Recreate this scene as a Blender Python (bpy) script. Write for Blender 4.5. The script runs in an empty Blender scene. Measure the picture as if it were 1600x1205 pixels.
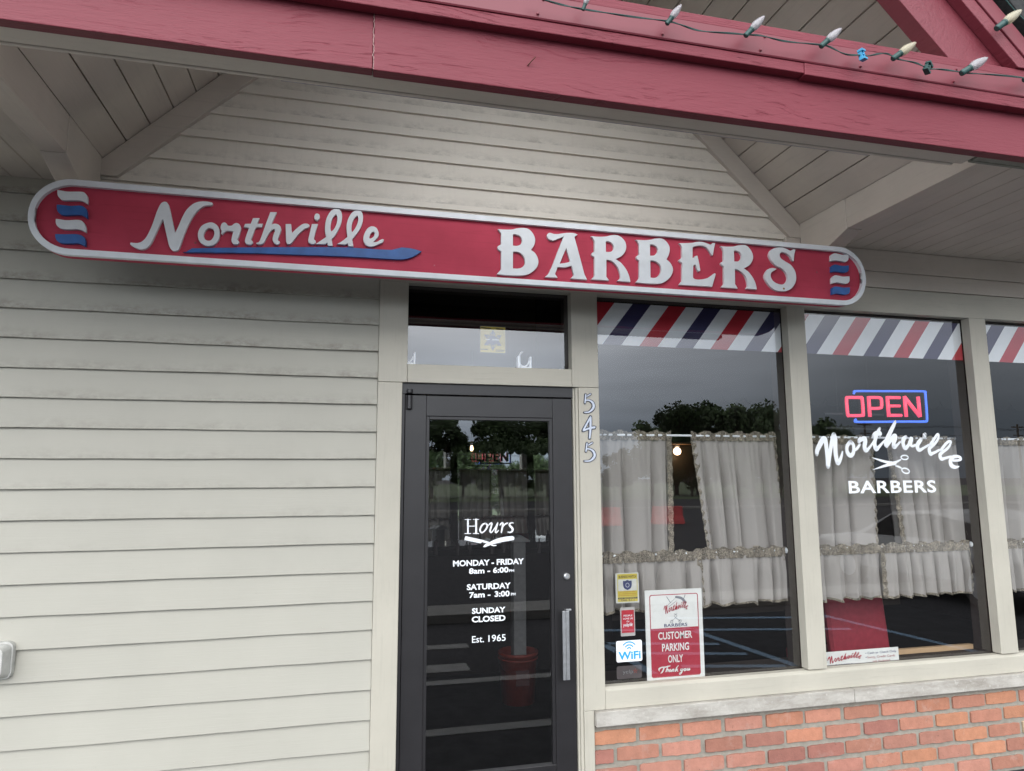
import bpy, bmesh, math, random
from mathutils import Vector, Matrix
from math import radians, pi, sin, cos
sc = bpy.context.scene
C = sc.collection
# ---------------------------------------------------------------- camera, world, sun, exposure
cam = bpy.data.objects.new('camera', bpy.data.cameras.new('camera')); C.objects.link(cam)
cam.data.sensor_width = 36.0; cam.data.lens = 23.677; cam.data.clip_start = 0.05; cam.data.clip_end = 2000
_p, _y, _r = 0.135385869, 0.238739144, -0.00443740798
_f = Vector((sin(_y)*cos(_p), cos(_y)*cos(_p), sin(_p))); _rt = Vector((cos(_y), -sin(_y), 0)); _up = _rt.cross(_f)
_r3 = _rt*cos(_r) + _up*sin(_r); _u3 = _up*cos(_r) - _rt*sin(_r)
cam.matrix_world = Matrix(((_r3.x, _u3.x, -_f.x, 0), (_r3.y, _u3.y, -_f.y, -3.83713627), (_r3.z, _u3.z, -_f.z, 1.58), (0, 0, 0, 1)))
sc.camera = cam
SUN_EL, SUN_AZ = radians(22), radians(200)      # azimuth clockwise from +y: behind the camera, a little to the left
w = bpy.data.worlds.new('World'); sc.world = w; w.use_nodes = True
nt = w.node_tree; nt.nodes.clear()
def wn(t, **k):
    n = nt.nodes.new(t)
    for a, b in k.items(): setattr(n, a, b)
    return n
sky = wn('ShaderNodeTexSky', sky_type='NISHITA', sun_disc=False); sky.sun_elevation = SUN_EL; sky.sun_rotation = SUN_AZ
tc = wn('ShaderNodeTexCoord'); mp = wn('ShaderNodeMapping'); mp.inputs['Scale'].default_value = (1.2, 1.2, 8.0)
nz = wn('ShaderNodeTexNoise'); nz.inputs['Scale'].default_value = 2.6; nz.inputs['Detail'].default_value = 6; nz.inputs['Roughness'].default_value = .55
sep = wn('ShaderNodeSeparateXYZ')
el = wn('ShaderNodeValToRGB'); e = el.color_ramp     # overcast: darker cloud bank along the horizon, brighter overhead
CL = [(0.0, (8.6, 10.3, 12.6)), (0.06, (9.9, 11.6, 14.0)), (0.11, (16.0, 17.7, 20.2)), (0.17, (22.6, 24.3, 27.0)), (0.28, (33, 33.5, 34.5)), (0.5, (36, 36.6, 37.5)), (0.75, (24, 24.6, 25.3)), (1.0, (20, 20.5, 21))]
K = 40.0
e.elements[0].position = 0; e.elements[1].position = 1
for i, (p, c) in enumerate(CL):
    s = e.elements[0] if i == 0 else e.elements[-1] if i == len(CL)-1 else e.elements.new(p)
    s.color = (c[0]/K, c[1]/K, c[2]/K, 1)
cr = wn('ShaderNodeMapRange'); cr.inputs['From Min'].default_value = .3; cr.inputs['From Max'].default_value = .7; cr.inputs['To Min'].default_value = .84*K; cr.inputs['To Max'].default_value = 1.14*K
az = wn('ShaderNodeMapRange'); az.inputs['From Min'].default_value = .2; az.inputs['From Max'].default_value = .66; az.inputs['To Min'].default_value = 1.75; az.inputs['To Max'].default_value = .50
am = wn('ShaderNodeMath', operation='MULTIPLY')
mul = wn('ShaderNodeVectorMath', operation='SCALE'); mix = wn('ShaderNodeMixRGB'); mix.inputs['Fac'].default_value = .93
bg = wn('ShaderNodeBackground'); bg.inputs['Strength'].default_value = 0.1; wo = wn('ShaderNodeOutputWorld')
L = nt.links.new
L(tc.outputs['Generated'], mp.inputs['Vector']); L(mp.outputs['Vector'], nz.inputs['Vector']); L(nz.outputs['Fac'], cr.inputs['Value'])
L(tc.outputs['Generated'], sep.inputs['Vector']); L(sep.outputs['Z'], el.inputs['Fac'])
L(el.outputs['Color'], mul.inputs[0]); L(sep.outputs['X'], az.inputs['Value']); L(cr.outputs['Result'], am.inputs[0]); L(az.outputs['Result'], am.inputs[1]); L(am.outputs[0], mul.inputs['Scale'])
L(sky.outputs['Color'], mix.inputs['Color1']); L(mul.outputs['Vector'], mix.inputs['Color2'])
L(mix.outputs['Color'], bg.inputs['Color']); L(bg.outputs['Background'], wo.inputs['Surface'])
sun = bpy.data.objects.new('sun', bpy.data.lights.new('sun', 'SUN')); C.objects.link(sun)
sun.data.energy = 0.55; sun.data.angle = radians(50); sun.data.color = (1, .97, .93)
sd = Vector((sin(SUN_AZ)*cos(SUN_EL), cos(SUN_AZ)*cos(SUN_EL), sin(SUN_EL)))
sun.rotation_euler = sd.to_track_quat('Z', 'Y').to_euler()
vs = sc.view_settings; vs.view_transform = 'Standard'; vs.look = 'None'; vs.exposure = -0.15; vs.gamma = 1
# ---------------------------------------------------------------- helpers
random.seed(7)
ZG = -0.36                                                  # ground level
def tag(o, label=None, cat=None, group=None, kind=None):
    if label: o['label'] = label
    if cat: o['category'] = cat
    if group: o['group'] = group
    if kind: o['kind'] = kind
    return o
def thing(name, label, cat, loc=(0, 0, 0), group=None):
    o = bpy.data.objects.new(name, None); C.objects.link(o); o.location = loc; o.empty_display_size = .1
    return tag(o, label, cat, group)
def wloc(o):
    v = Vector((0, 0, 0))
    while o is not None: v = v + Vector(o.location); o = o.parent
    return v
def link(name, me, mat=None, parent=None, loc=None):
    """mesh given in world coordinates; becomes an object parented to `parent` (or standing at loc)"""
    o = bpy.data.objects.new(name, me)
    base = wloc(parent) if parent else Vector(loc or (0, 0, 0))
    if base.length: me.transform(Matrix.Translation(-base))
    C.objects.link(o)
    if parent: o.parent = parent
    else: o.location = base
    if mat and not me.materials: me.materials.append(mat)
    return o
class MB:
    def __init__(s): s.b = bmesh.new()
    def quad(s, *v): s.b.faces.new([s.b.verts.new(x) for x in v]); return s
    def box(s, x0, x1, y0, y1, z0, z1):
        v = [s.b.verts.new((x, y, z)) for x in (x0, x1) for y in (y0, y1) for z in (z0, z1)]
        for f in ((0, 1, 3, 2), (4, 6, 7, 5), (0, 4, 5, 1), (2, 3, 7, 6), (0, 2, 6, 4), (1, 5, 7, 3)): s.b.faces.new([v[i] for i in f])
        return s
    def prism(s, poly, a, b, axis='y'):
        """extrude a polygon (pairs) along an axis"""
        mk = {'y': lambda p, t: (p[0], t, p[1]), 'x': lambda p, t: (t, p[0], p[1]), 'z': lambda p, t: (p[0], p[1], t)}[axis]
        A = [s.b.verts.new(mk(p, a)) for p in poly]; B = [s.b.verts.new(mk(p, b)) for p in poly]
        s.b.faces.new(A); s.b.faces.new(B[::-1]); n = len(poly)
        for i in range(n): s.b.faces.new((A[i], B[i], B[(i+1) % n], A[(i+1) % n]))
        return s
    def lathe(s, prof, c, n=24, axis='z', cap=True):
        rings = []
        for r, h in prof:
            ring = []
            for i in range(n):
                t = 2*pi*i/n; p = {'z': (r*cos(t), r*sin(t), h), 'y': (r*cos(t), h, r*sin(t)), 'x': (h, r*cos(t), r*sin(t))}[axis]
                ring.append(s.b.verts.new((c[0]+p[0], c[1]+p[1], c[2]+p[2])))
            rings.append(ring)
        for a, b in zip(rings, rings[1:]):
            for i in range(n): s.b.faces.new((a[i], a[(i+1) % n], b[(i+1) % n], b[i]))
        if cap: s.b.faces.new(rings[0][::-1]); s.b.faces.new(rings[-1])
        return s
    def tube(s, pts, r, n=8):
        pts = [Vector(p) for p in pts]; rings = []; up = None
        for i, p in enumerate(pts):
            d = (pts[min(i+1, len(pts)-1)] - pts[max(i-1, 0)]).normalized()
            if up is None: up = d.orthogonal().normalized()
            up = (up - d*up.dot(d)).normalized(); sd_ = d.cross(up); rr = r[i] if isinstance(r, (list, tuple)) else r
            rings.append([s.b.verts.new(p + (up*cos(2*pi*k/n) + sd_*sin(2*pi*k/n))*rr) for k in range(n)])
        for a, b in zip(rings, rings[1:]):
            for i in range(n): s.b.faces.new((a[i], a[(i+1) % n], b[(i+1) % n], b[i]))
        s.b.faces.new(rings[0][::-1]); s.b.faces.new(rings[-1]); return s
    def mesh(s, name='m', smooth=False):
        bmesh.ops.recalc_face_normals(s.b, faces=s.b.faces[:])
        me = bpy.data.meshes.new(name); s.b.to_mesh(me); s.b.free()
        if smooth:
            for p in me.polygons: p.use_smooth = True
        return me
    def build(s, name, mat, parent=None, bevel=0, smooth=False, loc=None):
        o = link(name, s.mesh(name, smooth), mat, parent, loc)
        if bevel:
            m = o.modifiers.new('bevel', 'BEVEL'); m.width = bevel; m.segments = 2; m.limit_method = 'ANGLE'; m.angle_limit = radians(40)
        return o
def smooth_loop(pts, closed=True, sub=5):
    """Catmull-Rom through (x, z, corner) points; a corner point keeps a sharp corner"""
    n = len(pts); out = []
    for i in range(n if closed else n-1):
        g = lambda k: pts[k % n] if closed else pts[max(0, min(n-1, k))]
        p0, p1, p2, p3 = g(i-1), g(i), g(i+1), g(i+2)
        if len(p1) > 2 and isinstance(p1[2], int) and p1[2]: p0 = p1
        if len(p2) > 2 and isinstance(p2[2], int) and p2[2]: p3 = p2
        for k in range(sub):
            t = k/sub; q = []
            for a in range(len(p1)):
                q.append(.5*(2*p1[a] + (p2[a]-p0[a])*t + (2*p0[a]-5*p1[a]+4*p2[a]-p3[a])*t*t + (3*p1[a]-p0[a]-3*p2[a]+p3[a])*t**3))
            out.append(q)
    if not closed: out.append(list(pts[-1]))
    return out
def curve_mesh(cu, y):
    o = bpy.data.objects.new('tmp', cu); C.objects.link(o); bpy.context.view_layer.update()
    me = bpy.data.meshes.new_from_object(o.evaluated_get(bpy.context.evaluated_depsgraph_get()))
    bpy.data.objects.remove(o); bpy.data.curves.remove(cu)
    me.transform(Matrix(((1, 0, 0, 0), (0, 0, -1, y), (0, 1, 0, 0), (0, 0, 0, 1)))); return me
def outline(loops, y, thick, bevel=.0012, sub=5):
    cu = bpy.data.curves.new('c', 'CURVE'); cu.dimensions = '2D'; cu.fill_mode = 'BOTH'; cu.extrude = thick/2; cu.bevel_depth = bevel; cu.bevel_resolution = 1
    for lp in loops:
        pts = smooth_loop(lp, True, sub); sp = cu.splines.new('POLY'); sp.points.add(len(pts)-1); sp.use_cyclic_u = True
        for q, p in zip(sp.points, pts): q.co = (p[0], p[1], 0, 1)
    return curve_mesh(cu, y + thick/2)
def ribbons(strokes, y, step=.0004, thick=0, grow=0, mb=None, sub=4, tf=None):
    """pen strokes (x, z, width) as flat vinyl/metal ribbons with round ends"""
    m = mb or MB()
    for j, st in enumerate(strokes):
        pts = smooth_loop([(a, b, float(c)) for a, b, c in st], False, sub); yy = y - j*step; n = len(pts); Lf, Rt = [], []
        for i, p in enumerate(pts):
            a, b = pts[max(0, i-1)], pts[min(n-1, i+1)]; dx, dz = b[0]-a[0], b[1]-a[1]; l = math.hypot(dx, dz) or 1
            h = max(.0003, p[2]/2) + grow; Lf.append((p[0]-dz/l*h, p[1]+dx/l*h)); Rt.append((p[0]+dz/l*h, p[1]-dx/l*h))
        def cap(p, q, h):      # half disc at p pointing away from q
            a0 = math.atan2(p[1]-q[1], p[0]-q[0]); return [(p[0]+h*cos(a0+t), p[1]+h*sin(a0+t)) for t in [(-.5+k/6)*pi for k in range(1, 6)]]
        h0 = max(.0003, pts[0][2]/2)+grow; h1 = max(.0003, pts[-1][2]/2)+grow
        yq = 4e-6
        polys = [[Lf[i], Lf[i+1], Rt[i+1], Rt[i]] for i in range(n-1)]
        polys.append([Lf[0], Rt[0]][::-1] + cap(pts[0], pts[1], h0)[::-1]); polys.append([Rt[-1], Lf[-1]][::-1] + cap(pts[-1], pts[-2], h1)[::-1])
        T = tf or (lambda p: p)
        for pi_, po in enumerate(polys):
            v = [m.b.verts.new((T(p)[0], yy - pi_*yq, T(p)[1])) for p in po]
            try: m.b.faces.new(v)
            except ValueError: pass
        if thick:
            edge = Lf + cap(pts[-1], pts[-2], h1)[::-1] + Rt[::-1] + cap(pts[0], pts[1], h0)[::-1]
            for i in range(len(edge)):
                a, b = edge[i], edge[(i+1) % len(edge)]
                m.b.faces.new([m.b.verts.new(q) for q in ((a[0], yy, a[1]), (b[0], yy, b[1]), (b[0], y+thick, b[1]), (a[0], y+thick, a[1]))])
    return m
def text(s, x0, x1, z0, z1, y, bold=0.0, shear=0.0, space=1.0):
    cu = bpy.data.curves.new('t', 'FONT'); cu.body = s; cu.size = 1; cu.offset = bold; cu.shear = shear; cu.space_character = space; cu.resolution_u = 3
    me = curve_mesh(cu, y); xs = [v.co.x for v in me.vertices]; zs = [v.co.z for v in me.vertices]
    a, b, c, d = min(xs), max(xs), min(zs), max(zs)
    for v in me.vertices: v.co.x = x0 + (v.co.x-a)/(b-a)*(x1-x0); v.co.z = z0 + (v.co.z-c)/(d-c)*(z1-z0)
    return me
def join_mesh(ms):
    b = bmesh.new()
    for m in ms: b.from_mesh(m)
    me = bpy.data.meshes.new('j'); b.to_mesh(me); b.free(); return me
def rrect(x0, x1, z0, z1, r, n=8):
    o = []
    for cx, cz, a in ((x1-r, z1-r, 0), (x0+r, z1-r, 90), (x0+r, z0+r, 180), (x1-r, z0+r, 270)):
        o += [(cx+r*cos(radians(a+90*k/n)), cz+r*sin(radians(a+90*k/n)), 1) for k in range(n+1)]
    return o
# ---------------------------------------------------------------- materials
class NM:
    def __init__(s, name):
        s.m = bpy.data.materials.new(name); s.m.use_nodes = True; s.t = s.m.node_tree; s.bsdf = s.t.nodes['Principled BSDF']; s.out = s.t.nodes['Material Output']
        s.tc = s.n('ShaderNodeTexCoord')
    def n(s, t, ins=None, **k):
        x = s.t.nodes.new(t)
        for a, b in k.items(): setattr(x, a, b)
        for a, b in (ins or {}).items():
            if hasattr(b, 'node'): s.t.links.new(b, x.inputs[a])
            else: x.inputs[a].default_value = b
        return x
    def l(s, a, b): s.t.links.new(a, b)
    def noise(s, scale, detail=4, rough=.55, stretch=(1, 1, 1), dist=0):
        m = s.n('ShaderNodeMapping', {'Vector': s.tc.outputs['Object'], 'Scale': stretch})
        return s.n('ShaderNodeTexNoise', {'Vector': m.outputs[0], 'Scale': scale, 'Detail': detail, 'Roughness': rough, 'Distortion': dist}).outputs['Fac']
    def ramp(s, v, a, b, ta=0, tb=1): return s.n('ShaderNodeMapRange', {'Value': v, 'From Min': a, 'From Max': b, 'To Min': ta, 'To Max': tb}).outputs[0]
    def mix(s, f, a, b, mode='MIX'):
        r = s.n('ShaderNodeMixRGB', blend_type=mode)
        for k, v in (('Fac', f), ('Color1', a), ('Color2', b)):
            if hasattr(v, 'node'): s.l(v, r.inputs[k])
            else: r.inputs[k].default_value = v if k == 'Fac' else (*v[:3], 1)
        return r.outputs[0]
    def math(s, op, a, b=0.0):
        x = s.n('ShaderNodeMath', operation=op)
        for i, v in enumerate((a, b)):
            if hasattr(v, 'node'): s.l(v, x.inputs[i])
            else: x.inputs[i].default_value = v
        return x.outputs[0]
    def bump(s, h, strength=.3, dist=.01): s.l(s.n('ShaderNodeBump', {'Height': h, 'Strength': strength, 'Distance': dist}).outputs[0], s.bsdf.inputs['Normal'])
    def col(s, c):
        if hasattr(c, 'node'): s.l(c, s.bsdf.inputs['Base Color'])
        else: s.bsdf.inputs['Base Color'].default_value = (*c, 1)
    def set(s, **k):
        for a, b in k.items(): s.bsdf.inputs[a.replace('_', ' ')].default_value = b
        return s
def dk(c, f): return tuple(x*f for x in c)
def plain(name, c, rough=.5, metal=0, var=.12, scale=25, bump=0):
    m = NM(name); m.set(Roughness=rough, Metallic=metal); n = m.noise(scale, 4); m.col(m.mix(m.ramp(n, .3, .7), dk(c, 1-var), dk(c, 1+var)))
    if bump: m.bump(m.noise(scale*6, 3), bump, .002)
    return m.m
def wood_paint(name, c, axis='x', grain=.35, rough=.55, var=.07, wear=.0, dirt=0.0, gs=1.0, gc=.25, gd=.004):
    """painted rough-sawn timber: grain runs along `axis`"""
    m = NM(name); m.set(Roughness=rough)
    st = {'x': (.35, 6, 9), 'y': (6, .35, 9), 'z': (9, 6, .35), 'd': (6, .35, 6)}[axis]
    g = m.noise(9*gs, 5, .65, st, .6); g2 = m.noise(30*gs, 3, .6, st, .2); b = m.noise(3, 5)
    c1 = m.mix(m.ramp(b, .3, .7), dk(c, 1-var), dk(c, 1+var))
    c1 = m.mix(m.math('MULTIPLY', m.ramp(g, .55, .72), gc), c1, dk(c, .6))
    if dirt: c1 = m.mix(m.math('MULTIPLY', m.ramp(m.noise(6, 8, .7), .52, .7), dirt), c1, (.16, .145, .115))
    if wear: c1 = m.mix(m.math('MULTIPLY', m.ramp(m.noise(14, 6, .7, (1, 1, 1.6)), .66, .7), wear), c1, dk((.5, .33, .33), 1))
    m.col(c1); m.bump(m.math('ADD', g, m.math('MULTIPLY', g2, .5)), grain, gd); return m.m
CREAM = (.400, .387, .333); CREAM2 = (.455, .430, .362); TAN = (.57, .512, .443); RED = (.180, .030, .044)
M_trim = wood_paint('trim paint', CREAM2, 'z', .16, dirt=.10)
M_trimh = wood_paint('trim paint along', CREAM2, 'x', .22, dirt=.12)
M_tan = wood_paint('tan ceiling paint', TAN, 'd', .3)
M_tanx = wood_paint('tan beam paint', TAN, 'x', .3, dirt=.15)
def sawn_mat(name, c):
    m = NM(name); m.set(Roughness=.5)
    sp = m.n('ShaderNodeSeparateXYZ', {'Vector': m.tc.outputs['Object']}); w1 = m.noise(1.7, 2, .5, (1, 1, 2.2)); w2 = m.noise(.9, 1, .5, (1, 1, 6))
    z = m.math('ADD', sp.outputs['Z'], m.math('ADD', m.math('MULTIPLY', w1, .16), m.math('MULTIPLY', w2, .10)))
    cb = m.n('ShaderNodeCombineXYZ', {'X': m.math('MULTIPLY', sp.outputs['X'], 1.6), 'Y': sp.outputs['Y'], 'Z': m.math('MULTIPLY', z, 26.0)})
    g = m.n('ShaderNodeTexNoise', {'Vector': cb.outputs[0], 'Scale': 4.2, 'Detail': 3, 'Roughness': .6}).outputs['Fac']
    f = m.noise(60, 3, .65, (.25, 2, 2.4), .4); area = m.ramp(m.noise(2.4, 4, .6, (.6, 1, 3)), .40, .62)
    crack = m.math('MULTIPLY', m.ramp(g, .60, .68), area)
    col = m.mix(m.ramp(m.noise(1.3, 5), .3, .7), dk(c, .93), dk(c, 1.06)); col = m.mix(m.math('MULTIPLY', crack, .36), col, dk(c, .42))
    col = m.mix(m.math('MULTIPLY', m.ramp(m.noise(120, 2), .73, .77), .5), col, dk(c, .35))
    m.bsdf.inputs['Specular IOR Level'].default_value = .3; m.col(col); m.bump(m.math('SUBTRACT', m.math('MULTIPLY', f, .55), m.math('MULTIPLY', crack, .6)), .65, .005); return m.m
M_red = sawn_mat('crimson fascia paint', RED)
M_redd = wood_paint('crimson rake paint', RED, 'd', .6, rough=.5, gc=.35, gd=.006)
M_redm = plain('crimson metal flashing', RED, .45, var=.05, scale=4)
def siding_mat(name, c, amt):
    m = NM(name); m.set(Roughness=.6)
    g = m.noise(10, 5, .6, (.35, 6, 9), .5); b = m.noise(2.2, 5)
    col = m.mix(m.ramp(b, .3, .7), dk(c, .955), dk(c, 1.03))
    sp = m.n('ShaderNodeSeparateXYZ', {'Vector': m.tc.outputs['Object']})
    # mildew that clings to the lower edge of each lap, heavier on the upper boards
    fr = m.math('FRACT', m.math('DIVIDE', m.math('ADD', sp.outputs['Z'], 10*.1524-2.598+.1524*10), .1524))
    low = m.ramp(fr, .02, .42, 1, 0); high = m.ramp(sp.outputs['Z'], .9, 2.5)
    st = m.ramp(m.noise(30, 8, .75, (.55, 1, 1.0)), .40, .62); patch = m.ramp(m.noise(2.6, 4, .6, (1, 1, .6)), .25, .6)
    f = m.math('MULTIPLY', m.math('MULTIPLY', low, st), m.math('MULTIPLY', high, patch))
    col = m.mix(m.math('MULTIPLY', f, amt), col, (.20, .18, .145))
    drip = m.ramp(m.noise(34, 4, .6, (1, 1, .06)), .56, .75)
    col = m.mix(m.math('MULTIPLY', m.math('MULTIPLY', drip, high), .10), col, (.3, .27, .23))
    sp2 = m.ramp(m.noise(90, 2), .72, .76); col = m.mix(m.math('MULTIPLY', sp2, .35), col, (.3, .27, .22))
    m.col(col); m.bump(m.math('ADD', g, m.math('MULTIPLY', m.noise(60, 3, .6, (.4, 3, 3)), .4)), .14, .004); return m.m
M_siding = siding_mat('siding paint', CREAM, .95); M_siding_lifted = siding_mat('siding paint lifted for porch shade', (.78, .73, .64), .50)  # gable copy of the wall paint, lightened in colour to offset the porch shade
def brick_mat():
    m = NM('fired brick'); m.set(Roughness=.85); a = m.n('ShaderNodeAttribute', attribute_name='tint')
    n = m.noise(14, 6, .7); c = m.mix(m.ramp(n, .25, .75), (.80, .80, .80), (1.16, 1.16, 1.16))
    c = m.mix(1.0, a.outputs['Color'], c, 'MULTIPLY')
    c = m.mix(m.math('MULTIPLY', m.ramp(m.noise(60, 3, .6), .66, .74), .6), c, (.1, .06, .045))
    c = m.mix(m.math('MULTIPLY', m.ramp(m.noise(5, 6, .7), .58, .75), .35), c, (.5, .42, .37))
    m.col(c); m.bump(m.noise(45, 6, .7), .55, .006); return m.m
M_brick = brick_mat()
M_mortar = plain('mortar', (.27, .25, .21), .95, var=.15, scale=30, bump=.6)
def stone_mat():
    m = NM('limestone sill'); m.set(Roughness=.8)
    c = m.mix(m.ramp(m.noise(7, 6, .7, (.5, 1, 1.6)), .38, .68), (.47, .448, .405), (.27, .245, .21)); c = m.mix(m.ramp(m.noise(40, 4), .6, .8), c, (.54, .52, .48))
    m.col(c); m.bump(m.noise(60, 5), .4, .003); return m.m
M_stone = stone_mat()
M_black = plain('dark anodised aluminium', (.018, .017, .0185), .38, .0, .15, 8)
M_blackgap = plain('black gasket', (.008, .008, .009), .6)
M_alu = plain('brushed aluminium', (.55, .56, .57), .35, .85, .1, 40)
M_white = plain('white vinyl', (.84, .87, .90), .5, var=.02)
M_sgred = wood_paint('sign red paint', (.47, .056, .094), 'x', .14, rough=.6, wear=.35, var=.14, gc=.35)
M_sgred.node_tree.nodes['Principled BSDF'].inputs['Specular IOR Level'].default_value = .12
M_sgwhite = plain('sign white paint', (.72, .75, .78), .5, var=.06, scale=14, bump=.05)
M_sgblue = plain('sign blue paint', (.022, .112, .36), .45, var=.18, scale=14)
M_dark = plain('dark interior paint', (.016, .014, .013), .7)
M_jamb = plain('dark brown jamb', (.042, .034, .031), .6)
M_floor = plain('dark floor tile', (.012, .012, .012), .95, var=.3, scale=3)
M_wood = wood_paint('brown varnished wood', (.20, .105, .05), 'x', .15, rough=.4)
M_pale = wood_paint('pale bare wood', (.45, .30, .17), 'x', .25)
M_rubber = plain('black rubber', (.015, .015, .015), .6)
M_asphalt = plain('asphalt', (.042, .042, .046), .9, var=.3, scale=18, bump=.5)
for m_ in (M_floor, M_dark, M_jamb, M_asphalt): m_.node_tree.nodes['Principled BSDF'].inputs['Specular IOR Level'].default_value = 0.05
M_line = plain('white road paint', (.15, .15, .147), .7, var=.15, scale=8)
M_bline = plain('blue road paint', (.14, .23, .33), .7, var=.15, scale=8)
M_conc = plain('pale concrete', (.14, .137, .13), .85, var=.12, scale=5, bump=.2)
M_orange = plain('orange red plastic', (.20, .022, .011), .45)
M_barrier = plain('red plastic barrier', (.50, .045, .05), .5)
M_vinylred = plain('red vinyl', (.30, .028, .045), .4)
M_shingle = None
def glass_mat():
    m = NM('window glass'); t = m.t; t.nodes.remove(m.bsdf)
    lw = m.n('ShaderNodeLayerWeight', {'Blend': .5}); f = m.math('ADD', .105, m.math('MULTIPLY', m.math('POWER', lw.outputs['Facing'], 5), .8))
    tr = m.n('ShaderNodeBsdfTransparent', {'Color': (.93, .94, .94, 1)}); gl = m.n('ShaderNodeBsdfGlossy', {'Roughness': 0.0, 'Color': (1, 1, 1, 1)})
    mx = m.n('ShaderNodeMixShader'); m.l(f, mx.inputs[0]); m.l(tr.outputs[0], mx.inputs[1]); m.l(gl.outputs[0], mx.inputs[2]); m.l(mx.outputs[0], m.out.inputs['Surface']); return m.m
M_glass = glass_mat()
def emit_mat(name, c, s):
    m = NM(name); m.set(Emission_Strength=s, Roughness=.4); m.bsdf.inputs['Emission Color'].default_value = (*c, 1); m.bsdf.inputs['Base Color'].default_value = (*c, 1); return m.m
def fabric(name, c, ruffle=False):
    m = NM(name); m.set(Roughness=.9)
    wv = m.noise(260, 2, .5)
    if ruffle:
        v = m.n('ShaderNodeTexVoronoi', {'Vector': m.tc.outputs['Object'], 'Scale': 95, 'Randomness': 1.0}, feature='DISTANCE_TO_EDGE')
        n = m.noise(80, 5, .7, (1, .5, 1), 2.5)
        f = m.math('MAXIMUM', m.ramp(n, .48, .53), m.math('MULTIPLY', m.ramp(v.outputs['Distance'], .05, .12, 1, 0), m.ramp(m.noise(20, 2), .45, .55)))
        m.col(m.mix(m.math('MULTIPLY', f, .85), c, (.03, .027, .025)))
    else: m.col(m.mix(m.ramp(wv, .3, .7), dk(c, .94), c))
    m.bump(wv, .15, .001)
    # a little daylight passes through thin cotton
    tr = m.n('ShaderNodeBsdfTranslucent', {'Color': (*dk(c, .8), 1)}); mx = m.n('ShaderNodeMixShader', {0: .15}); m.l(m.bsdf.outputs[0], mx.inputs[1]); m.l(tr.outputs[0], mx.inputs[2]); m.l(mx.outputs[0], m.out.inputs['Surface'])
    return m.m
M_cotton = fabric('cream cotton', (.40, .372, .345)); M_toile = fabric('printed toile ruffle', (.42, .365, .285), True)
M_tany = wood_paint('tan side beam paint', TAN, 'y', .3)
def shingle_mat():
    m = NM('grey shingle'); m.set(Roughness=.95); m.col(m.mix(m.ramp(m.noise(5, 5, .7), .3, .7), (.20, .205, .22), (.36, .365, .38))); m.bump(m.noise(150, 3), .6, .004); return m.m
M_shingle = shingle_mat(); M_shedge = plain('dark shingle edge', (.03, .03, .03), .9, var=.4, scale=60)
M_wire = plain('green wire', (.012, .055, .050), .45); M_clipb = plain('blue clip', (.04, .30, .52), .4)
def bulb_mat(name, c):
    m = NM(name); v = m.n('ShaderNodeTexVoronoi', {'Vector': m.tc.outputs['Object'], 'Scale': 330}); m.set(Roughness=.12, Transmission_Weight=.5); m.bsdf.inputs['IOR'].default_value = 1.45; m.col(c); m.bump(v.outputs['Distance'], .8, .002); return m.m
M_bulb = bulb_mat('faceted clear bulb', (.55, .54, .56)); M_bulbw = bulb_mat('faceted warm bulb', (.66, .61, .45))
G0 = .065; GY_ = .0635; DG = .050; MIR_YAW = 11.0; MIR_TILT = -1.2
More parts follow.
